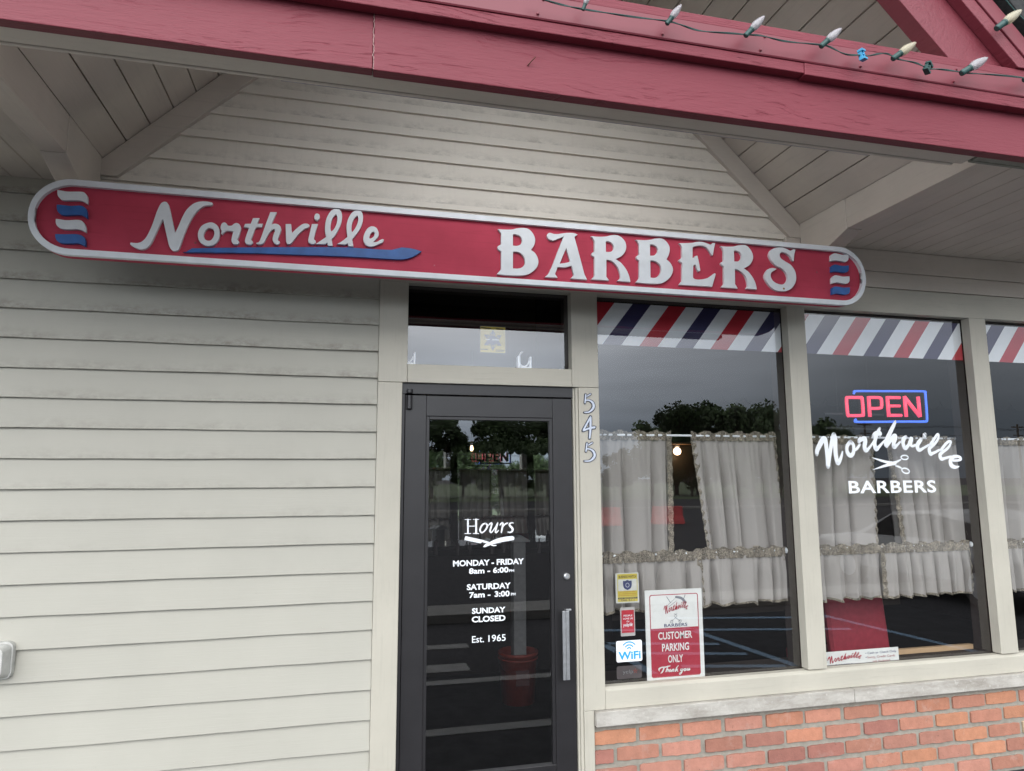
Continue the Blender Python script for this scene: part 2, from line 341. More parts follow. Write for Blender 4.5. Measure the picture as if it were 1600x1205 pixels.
# ---------------------------------------------------------------- traced lettering, in metres on its own plane
OUT={'big':[[[(0.7639,2.9195,1),(0.8051,2.9205,0),(0.8412,2.9243,0),(0.8701,2.9333,0),(0.9065,2.9386,0),(0.9356,2.9341,0),(0.9574,2.9139,0),(0.97,2.8874,0),(0.9697,2.8617,0),(0.9622,2.8391,0),(0.9463,2.8167,1),(0.9674,2.803,0),(0.9836,2.7787,0),(0.9888,2.7535,0),(0.9831,2.7277,0),(0.9665,2.7047,0),(0.9409,2.6848,0),(0.9082,2.6718,0),(0.8687,2.6673,0),(0.8043,2.6658,0),(0.7575,2.6679,1),(0.7724,2.6858,0),(0.7802,2.697,1),(0.7805,2.7977,1),(0.7709,2.8016,0),(0.762,2.8107,0),(0.7627,2.8234,0),(0.7798,2.8338,1),(0.7807,2.8973,1),(0.7729,2.9093,0)],[(0.8454,2.8972,1),(0.8591,2.9002,0),(0.8844,2.8932,0),(0.897,2.8759,0),(0.8969,2.8577,0),(0.8859,2.8404,0),(0.866,2.8326,0),(0.8451,2.8328,1)],[(0.8449,2.799,1),(0.8658,2.8017,0),(0.891,2.7935,0),(0.909,2.7731,0),(0.9142,2.7481,0),(0.9105,2.7297,0),(0.8941,2.7123,0),(0.8725,2.7053,0),(0.8445,2.7041,1)]],[[(1.2181,2.9272,1),(1.1998,2.9137,1),(1.229,2.8007,0),(1.2553,2.6991,1),(1.2698,2.6706,1),(1.1779,2.6718,1),(1.1943,2.6913,1),(1.1818,2.7455,1),(1.1435,2.7336,0),(1.0989,2.7316,1),(1.0835,2.6892,1),(1.0981,2.6709,1),(1.0274,2.669,1),(1.0467,2.6867,1),(1.0694,2.7338,1),(1.1388,2.9106,1),(1.1049,2.8948,0),(1.075,2.882,0),(1.0528,2.8876,0),(1.0419,2.9025,0),(1.0458,2.9176,0),(1.0588,2.9232,0),(1.0829,2.9189,0),(1.109,2.9211,0),(1.1391,2.9281,0),(1.173,2.9331,0),(1.1993,2.9331,0)],[(1.152,2.8474,1),(1.1747,2.7671,1),(1.1513,2.7581,0),(1.1103,2.7496,1)]],[[(1.3017,2.924,1),(1.3516,2.9244,0),(1.3903,2.9302,0),(1.4215,2.9396,0),(1.4566,2.9425,0),(1.4837,2.9315,0),(1.5045,2.9085,0),(1.5103,2.8786,0),(1.5008,2.8476,0),(1.4806,2.8234,0),(1.4412,2.8009,1),(1.4755,2.7816,0),(1.5057,2.7462,0),(1.5221,2.7099,0),(1.53,2.6748,1),(1.454,2.6762,1),(1.4711,2.6915,1),(1.4705,2.7138,0),(1.4592,2.7505,0),(1.4367,2.7788,0),(1.4139,2.7921,0),(1.3878,2.7958,1),(1.3853,2.695,1),(1.4001,2.6748,1),(1.2983,2.6744,1),(1.3158,2.694,1),(1.3183,2.8056,1),(1.3032,2.8138,0),(1.3042,2.8269,0),(1.3189,2.8336,1),(1.3203,2.8974,1),(1.3111,2.9154,0)],[(1.3865,2.902,1),(1.4013,2.9039,0),(1.4243,2.8964,0),(1.4354,2.8765,0),(1.433,2.8574,0),(1.419,2.8432,0),(1.4035,2.8394,0),(1.3861,2.8395,1)]],[[(1.5739,2.9255,1),(1.6215,2.9267,0),(1.6616,2.9327,0),(1.6939,2.9422,0),(1.7343,2.9455,0),(1.7619,2.9293,0),(1.7791,2.9036,0),(1.78,2.8729,0),(1.7708,2.8453,0),(1.7579,2.8232,1),(1.7813,2.8039,0),(1.7963,2.7743,0),(1.7932,2.7474,0),(1.778,2.7196,0),(1.7488,2.693,0),(1.7123,2.6773,0),(1.6486,2.6732,0),(1.566,2.6746,1),(1.5864,2.6992,1),(1.5898,2.8051,1),(1.5744,2.8153,0),(1.5756,2.8287,0),(1.5901,2.8373,1),(1.5921,2.9003,1),(1.5835,2.9168,0)],[(1.6574,2.9047,1),(1.6767,2.907,0),(1.6983,2.8972,0),(1.7085,2.8789,0),(1.703,2.8593,0),(1.6864,2.8427,0),(1.6702,2.8377,0),(1.6563,2.8374,1)],[(1.6565,2.8092,1),(1.6772,2.8108,0),(1.7048,2.8002,0),(1.7221,2.7805,0),(1.7231,2.7539,0),(1.7142,2.7305,0),(1.6936,2.712,0),(1.6735,2.7062,0),(1.6545,2.7075,1)]],[[(1.8451,2.9263,1),(1.9214,2.9343,0),(1.9507,2.9425,0),(1.984,2.9464,0),(2.0171,2.942,0),(2.0479,2.9319,1),(2.0611,2.9447,0),(2.0758,2.9447,1),(2.0666,2.9106,0),(2.0575,2.8708,1),(2.0514,2.8742,0),(2.0398,2.8929,0),(2.02,2.9148,0),(1.9913,2.9243,0),(1.9538,2.9205,0),(1.9277,2.9095,1),(1.9247,2.8433,1),(1.938,2.8443,0),(1.9447,2.8564,0),(1.9572,2.8593,1),(1.9639,2.8249,0),(1.9717,2.7713,1),(1.9612,2.7667,0),(1.9535,2.7797,0),(1.9444,2.8041,0),(1.9279,2.8029,1),(1.9229,2.7371,0),(1.9283,2.7202,0),(1.9527,2.7153,0),(1.99,2.7204,0),(2.0236,2.7323,0),(2.0646,2.7614,1),(2.0706,2.7568,1),(2.0439,2.6796,1),(1.8348,2.6785,1),(1.854,2.7018,1),(1.8594,2.8095,1),(1.8407,2.8197,0),(1.841,2.8274,0),(1.8591,2.8403,1),(1.8618,2.9043,1),(1.855,2.9174,0)]],[[(2.1163,2.9303,1),(2.1552,2.9302,0),(2.1979,2.9347,0),(2.2283,2.9439,0),(2.2757,2.9488,0),(2.2967,2.9385,0),(2.3187,2.9104,0),(2.3255,2.8791,0),(2.3152,2.8506,0),(2.2944,2.8254,0),(2.2568,2.805,1),(2.2878,2.7855,0),(2.3158,2.752,0),(2.3329,2.7138,0),(2.3383,2.6819,1),(2.2698,2.6823,1),(2.2805,2.6967,1),(2.2798,2.7221,0),(2.269,2.7567,0),(2.2489,2.7788,0),(2.2242,2.7928,0),(2.1991,2.7997,1),(2.1947,2.7048,1),(2.2115,2.6794,1),(2.1064,2.6805,1),(2.1242,2.7002,1),(2.1285,2.8076,1),(2.1123,2.8201,0),(2.1142,2.832,0),(2.1294,2.8409,1),(2.1318,2.9039,1),(2.1251,2.9211,0)],[(2.1986,2.9083,1),(2.218,2.9114,0),(2.2408,2.9005,0),(2.2505,2.8814,0),(2.245,2.8613,0),(2.2271,2.8461,0),(2.2142,2.8432,0),(2.1972,2.8428,1)]],[[(2.6199,2.9477,1),(2.6102,2.9166,0),(2.6037,2.8757,1),(2.5952,2.8812,0),(2.5791,2.9062,0),(2.5579,2.9207,0),(2.5317,2.9259,0),(2.5136,2.9193,0),(2.5082,2.9048,0),(2.5157,2.8853,0),(2.5455,2.8675,0),(2.5797,2.8499,0),(2.6043,2.8195,0),(2.6132,2.788,0),(2.6109,2.7558,0),(2.5978,2.727,0),(2.5739,2.7015,0),(2.542,2.6856,0),(2.5022,2.6812,0),(2.4675,2.6849,0),(2.4339,2.7045,0),(2.4097,2.7346,0),(2.3984,2.7615,0),(2.4067,2.7897,0),(2.4277,2.8131,0),(2.4588,2.8212,0),(2.4804,2.8168,1),(2.4667,2.8078,0),(2.4438,2.7923,0),(2.4379,2.7681,0),(2.4494,2.7431,0),(2.4746,2.7269,0),(2.5092,2.7212,0),(2.5362,2.7309,0),(2.5531,2.752,0),(2.5547,2.776,0),(2.5433,2.8032,0),(2.5161,2.8253,0),(2.4819,2.8388,0),(2.4528,2.8647,0),(2.4373,2.8955,0),(2.4408,2.9158,0),(2.4575,2.9371,0),(2.4891,2.9496,0),(2.5247,2.9536,0),(2.5554,2.9488,0),(2.5879,2.9359,1),(2.6043,2.9485,0)]]],'script':[[[(-1.0352,2.6989,0),(-1.0227,2.6983,0),(-1.0033,2.6998,0),(-0.9845,2.7109,0),(-0.9666,2.738,0),(-0.9476,2.7943,0),(-0.9319,2.8604,0),(-0.92,2.8973,0),(-0.9095,2.913,0),(-0.8955,2.9166,0),(-0.8849,2.9071,0),(-0.8763,2.8818,0),(-0.8615,2.8245,0),(-0.8448,2.7594,1),(-0.8313,2.7979,0),(-0.8167,2.8448,0),(-0.7989,2.8857,0),(-0.7716,2.9179,0),(-0.7433,2.9322,0),(-0.7142,2.936,0),(-0.6876,2.9325,0),(-0.6849,2.9262,0),(-0.6928,2.9194,0),(-0.719,2.9146,0),(-0.7442,2.8958,0),(-0.7684,2.859,0),(-0.7889,2.8113,0),(-0.8059,2.7546,0),(-0.8199,2.6984,0),(-0.8274,2.6801,0),(-0.8384,2.6738,0),(-0.8528,2.6765,0),(-0.8669,2.6979,0),(-0.8758,2.7294,0),(-0.8906,2.7863,0),(-0.9015,2.8275,1),(-0.9058,2.8271,1),(-0.9167,2.797,0),(-0.9311,2.7538,0),(-0.9453,2.7109,0),(-0.9605,2.6841,0),(-0.9792,2.6715,0),(-1.0015,2.6713,0),(-1.0244,2.6823,0),(-1.0361,2.6909,0)]],[[(-0.6911,2.8298,0),(-0.6704,2.8266,0),(-0.6519,2.8101,0),(-0.6445,2.7811,0),(-0.6473,2.7481,0),(-0.6649,2.7204,0),(-0.6878,2.7114,0),(-0.7112,2.7141,0),(-0.7325,2.7313,0),(-0.7411,2.7567,0),(-0.7383,2.7863,0),(-0.7224,2.8139,0)],[(-0.6911,2.8028,0),(-0.6748,2.7983,0),(-0.6674,2.7792,0),(-0.6698,2.7593,0),(-0.6806,2.7404,0),(-0.6949,2.736,0),(-0.7099,2.7429,0),(-0.7166,2.7603,0),(-0.7133,2.7802,0),(-0.7025,2.7975,0)]],[[(-0.6403,2.8144,0),(-0.6352,2.8297,0),(-0.6252,2.8356,0),(-0.6161,2.8314,0),(-0.6067,2.8206,0),(-0.5904,2.822,0),(-0.5791,2.833,0),(-0.5673,2.8373,0),(-0.5552,2.8317,0),(-0.5478,2.8158,0),(-0.5503,2.7923,0),(-0.5553,2.7721,0),(-0.5618,2.7517,1),(-0.5524,2.7426,0),(-0.5564,2.7324,0),(-0.5651,2.7277,0),(-0.5801,2.7321,0),(-0.5873,2.7464,0),(-0.5849,2.7696,0),(-0.5801,2.7931,1),(-0.5951,2.7958,0),(-0.6128,2.7943,0),(-0.6242,2.7861,0),(-0.631,2.7757,0),(-0.6362,2.7785,0),(-0.6348,2.7918,0),(-0.6397,2.8013,0)]],[[(-0.4924,2.87,1),(-0.4638,2.8725,1),(-0.4721,2.8423,1),(-0.4459,2.8446,1),(-0.4512,2.8274,1),(-0.4767,2.8236,0),(-0.4875,2.7943,0),(-0.4978,2.7569,1),(-0.4884,2.7478,0),(-0.4925,2.7375,0),(-0.5027,2.7327,0),(-0.5178,2.7355,0),(-0.5244,2.7482,0),(-0.521,2.7716,0),(-0.5082,2.8192,1),(-0.5331,2.8204,1),(-0.5285,2.8367,1),(-0.5016,2.8397,1)]],[[(-0.4121,2.9088,1),(-0.3831,2.9108,1),(-0.4064,2.8447,1),(-0.3867,2.8498,0),(-0.3682,2.8447,0),(-0.3583,2.8287,0),(-0.3606,2.8083,0),(-0.3686,2.7808,0),(-0.3716,2.7639,1),(-0.3616,2.758,0),(-0.3658,2.747,0),(-0.3763,2.7434,0),(-0.3888,2.7524,0),(-0.395,2.7686,0),(-0.392,2.7923,0),(-0.3852,2.813,0),(-0.3902,2.8226,0),(-0.4007,2.8184,0),(-0.4179,2.7935,0),(-0.4316,2.759,0),(-0.443,2.7414,0),(-0.4609,2.7374,0),(-0.4717,2.7425,0),(-0.4584,2.7502,0),(-0.4477,2.781,0),(-0.432,2.8391,0)]],[[(-0.3362,2.8525,1),(-0.3116,2.8547,1),(-0.3051,2.8063,1),(-0.2844,2.8317,0),(-0.2574,2.8577,0),(-0.2358,2.8637,0),(-0.2231,2.8573,0),(-0.2258,2.8469,0),(-0.2442,2.8368,0),(-0.2652,2.8164,0),(-0.2859,2.7877,0),(-0.3033,2.7593,0),(-0.3153,2.75,0),(-0.3278,2.754,0),(-0.3321,2.7872,0)]],[[(-0.2092,2.8643,1),(-0.181,2.8661,1),(-0.1907,2.8261,0),(-0.1987,2.7847,1),(-0.1883,2.7753,0),(-0.1932,2.7631,0),(-0.2056,2.7587,0),(-0.2199,2.766,0),(-0.2241,2.7792,0),(-0.2197,2.8067,0)]],[[(-0.186,2.9221,0),(-0.1748,2.9162,0),(-0.1736,2.9009,0),(-0.1817,2.8889,0),(-0.1928,2.8889,0),(-0.1988,2.9004,0),(-0.1953,2.9161,0)]],[[(-0.0902,2.9557,0),(-0.0724,2.9497,0),(-0.0631,2.9264,0),(-0.0643,2.8918,0),(-0.0745,2.8565,0),(-0.0924,2.8173,0),(-0.1108,2.7935,1),(-0.1049,2.7583,1),(-0.1254,2.7566,1),(-0.1316,2.7731,1),(-0.143,2.7637,1),(-0.1853,2.7614,1),(-0.1609,2.781,0),(-0.1363,2.8017,1),(-0.1435,2.83,0),(-0.1433,2.8711,0),(-0.1365,2.906,0),(-0.1215,2.9366,0),(-0.1061,2.9518,0)],[(-0.0926,2.9289,1),(-0.0851,2.914,0),(-0.0864,2.8829,0),(-0.0966,2.8511,0),(-0.1119,2.831,1),(-0.1181,2.8459,0),(-0.1171,2.8768,0),(-0.1079,2.9085,0)]],[[(0.0161,2.9579,0),(0.0341,2.9526,0),(0.0428,2.929,0),(0.0404,2.8941,0),(0.0283,2.8584,0),(0.0067,2.8221,0),(-0.0088,2.8002,1),(-0.0014,2.763,1),(-0.0254,2.7618,1),(-0.0291,2.779,1),(-0.0432,2.7693,1),(-0.0799,2.7698,1),(-0.0565,2.786,0),(-0.0316,2.8103,1),(-0.0363,2.8426,0),(-0.0366,2.877,0),(-0.0295,2.9087,0),(-0.0158,2.9376,0),(-0.0,2.953,0)],[(0.0135,2.9316,1),(0.0204,2.9166,0),(0.0163,2.885,0),(0.0026,2.8528,0),(-0.0098,2.8362,1),(-0.0135,2.8548,0),(-0.0112,2.8861,0),(-0.0021,2.9111,0)]],[[(0.0929,2.8778,0),(0.1127,2.8708,0),(0.1237,2.8492,0),(0.1235,2.8283,0),(0.1108,2.8099,0),(0.0948,2.7948,1),(0.1144,2.7946,0),(0.1338,2.8066,0),(0.1468,2.8129,0),(0.1518,2.8081,0),(0.1439,2.7953,0),(0.1212,2.7831,0),(0.0986,2.7716,0),(0.0792,2.7694,0),(0.0595,2.7782,0),(0.0492,2.8015,0),(0.0518,2.8293,0),(0.064,2.858,0),(0.0783,2.8731,0)],[(0.0984,2.8512,0),(0.1052,2.8424,0),(0.1023,2.8265,0),(0.0911,2.8135,0),(0.0798,2.8109,0),(0.0779,2.8211,0),(0.084,2.8389,0)]]],'razor':[[[(-0.7897,2.6717,1),(-0.765,2.692,1),(-0.5318,2.7146,0),(-0.2901,2.7352,0),(-0.0555,2.753,0),(0.073,2.7551,0),(0.1939,2.7583,1),(0.2466,2.7763,1),(0.3033,2.7731,0),(0.3471,2.7625,1),(0.3039,2.7313,0),(0.2477,2.7132,0),(0.1555,2.7098,0),(-0.0383,2.7073,0),(-0.3194,2.6968,0),(-0.5306,2.6883,0),(-0.764,2.673,0)]]],'white':[[[(-1.3632,2.9312,1),(-1.347,2.929,0),(-1.32,2.9267,0),(-1.2637,2.9316,0),(-1.2469,2.9253,0),(-1.2361,2.9072,0),(-1.2338,2.8756,1),(-1.2523,2.8865,0),(-1.2714,2.8895,0),(-1.3062,2.8867,0),(-1.3382,2.8846,0),(-1.3552,2.8972,0),(-1.3617,2.9124,0)]],[[(-1.3588,2.7882,1),(-1.3442,2.788,0),(-1.3147,2.7859,0),(-1.2669,2.7917,0),(-1.2476,2.7855,0),(-1.2338,2.7631,0),(-1.2305,2.735,1),(-1.25,2.7444,0),(-1.269,2.7475,0),(-1.3009,2.7441,0),(-1.3302,2.7438,0),(-1.3496,2.7546,0),(-1.3575,2.7711,0)]],[[(2.877,2.9347,0),(2.9001,2.9465,0),(2.9281,2.9439,0),(2.9601,2.941,0),(2.9992,2.9476,1),(2.9968,2.9186,0),(2.9854,2.9034,0),(2.9687,2.8978,0),(2.9407,2.9008,0),(2.9085,2.902,0),(2.8679,2.8954,1),(2.8704,2.9163,0)]],[[(2.8679,2.7846,0),(2.8886,2.8037,0),(2.9166,2.8038,0),(2.9486,2.8006,0),(2.9942,2.8055,1),(2.9931,2.7787,0),(2.9796,2.7618,0),(2.957,2.7568,0),(2.9291,2.7596,0),(2.8971,2.7607,0),(2.8653,2.7519,1),(2.8651,2.7702,0)]]],'blue':[[[(-1.3603,2.8588,1),(-1.3416,2.859,0),(-1.3041,2.8578,0),(-1.2641,2.8632,0),(-1.2418,2.8541,0),(-1.2337,2.8359,0),(-1.2301,2.8045,1),(-1.2499,2.8169,0),(-1.2689,2.8184,0),(-1.3008,2.8145,0),(-1.3326,2.811,0),(-1.3508,2.8219,0),(-1.3588,2.84,0)]],[[(-1.3559,2.7151,1),(-1.3387,2.7159,0),(-1.307,2.7186,0),(-1.2671,2.7219,0),(-1.2425,2.7152,0),(-1.2304,2.6973,0),(-1.2282,2.6662,1),(-1.2477,2.6756,0),(-1.264,2.6789,0),(-1.2957,2.6748,0),(-1.3275,2.6739,0),(-1.3469,2.6847,0),(-1.3549,2.7027,0)]],[[(2.8712,2.8611,0),(2.8942,2.8735,0),(2.9222,2.8719,0),(2.9542,2.8696,0),(2.9952,2.8754,1),(2.9928,2.8465,0),(2.9795,2.8331,0),(2.9629,2.8284,0),(2.9349,2.83,0),(2.9028,2.8313,0),(2.8683,2.8254,1),(2.8694,2.8485,0)]],[[(2.866,2.7208,0),(2.8829,2.7325,0),(2.9109,2.7336,0),(2.9428,2.731,0),(2.9915,2.7352,1),(2.9894,2.7109,0),(2.978,2.6942,0),(2.9512,2.6873,0),(2.9233,2.6891,0),(2.8915,2.6907,0),(2.8621,2.6826,1),(2.8633,2.7066,0)]]],'straight_razor':[[[(0.6669,1.2473,1),(0.7601,1.2259,1),(0.8048,1.2123,1),(0.7954,1.2024,1),(0.7637,1.2123,1),(0.7567,1.2046,1),(0.6612,1.2262,1)]],[[(0.7718,1.1874,0),(0.7858,1.2005,0),(0.8093,1.2111,0),(0.8448,1.2261,0),(0.8922,1.2373,0),(0.94,1.2407,0),(0.9543,1.2347,0),(0.9543,1.2233,0),(0.9471,1.2178,0),(0.8922,1.2101,0),(0.8329,1.1992,0),(0.7999,1.1889,0),(0.7788,1.1827,0)]]]}
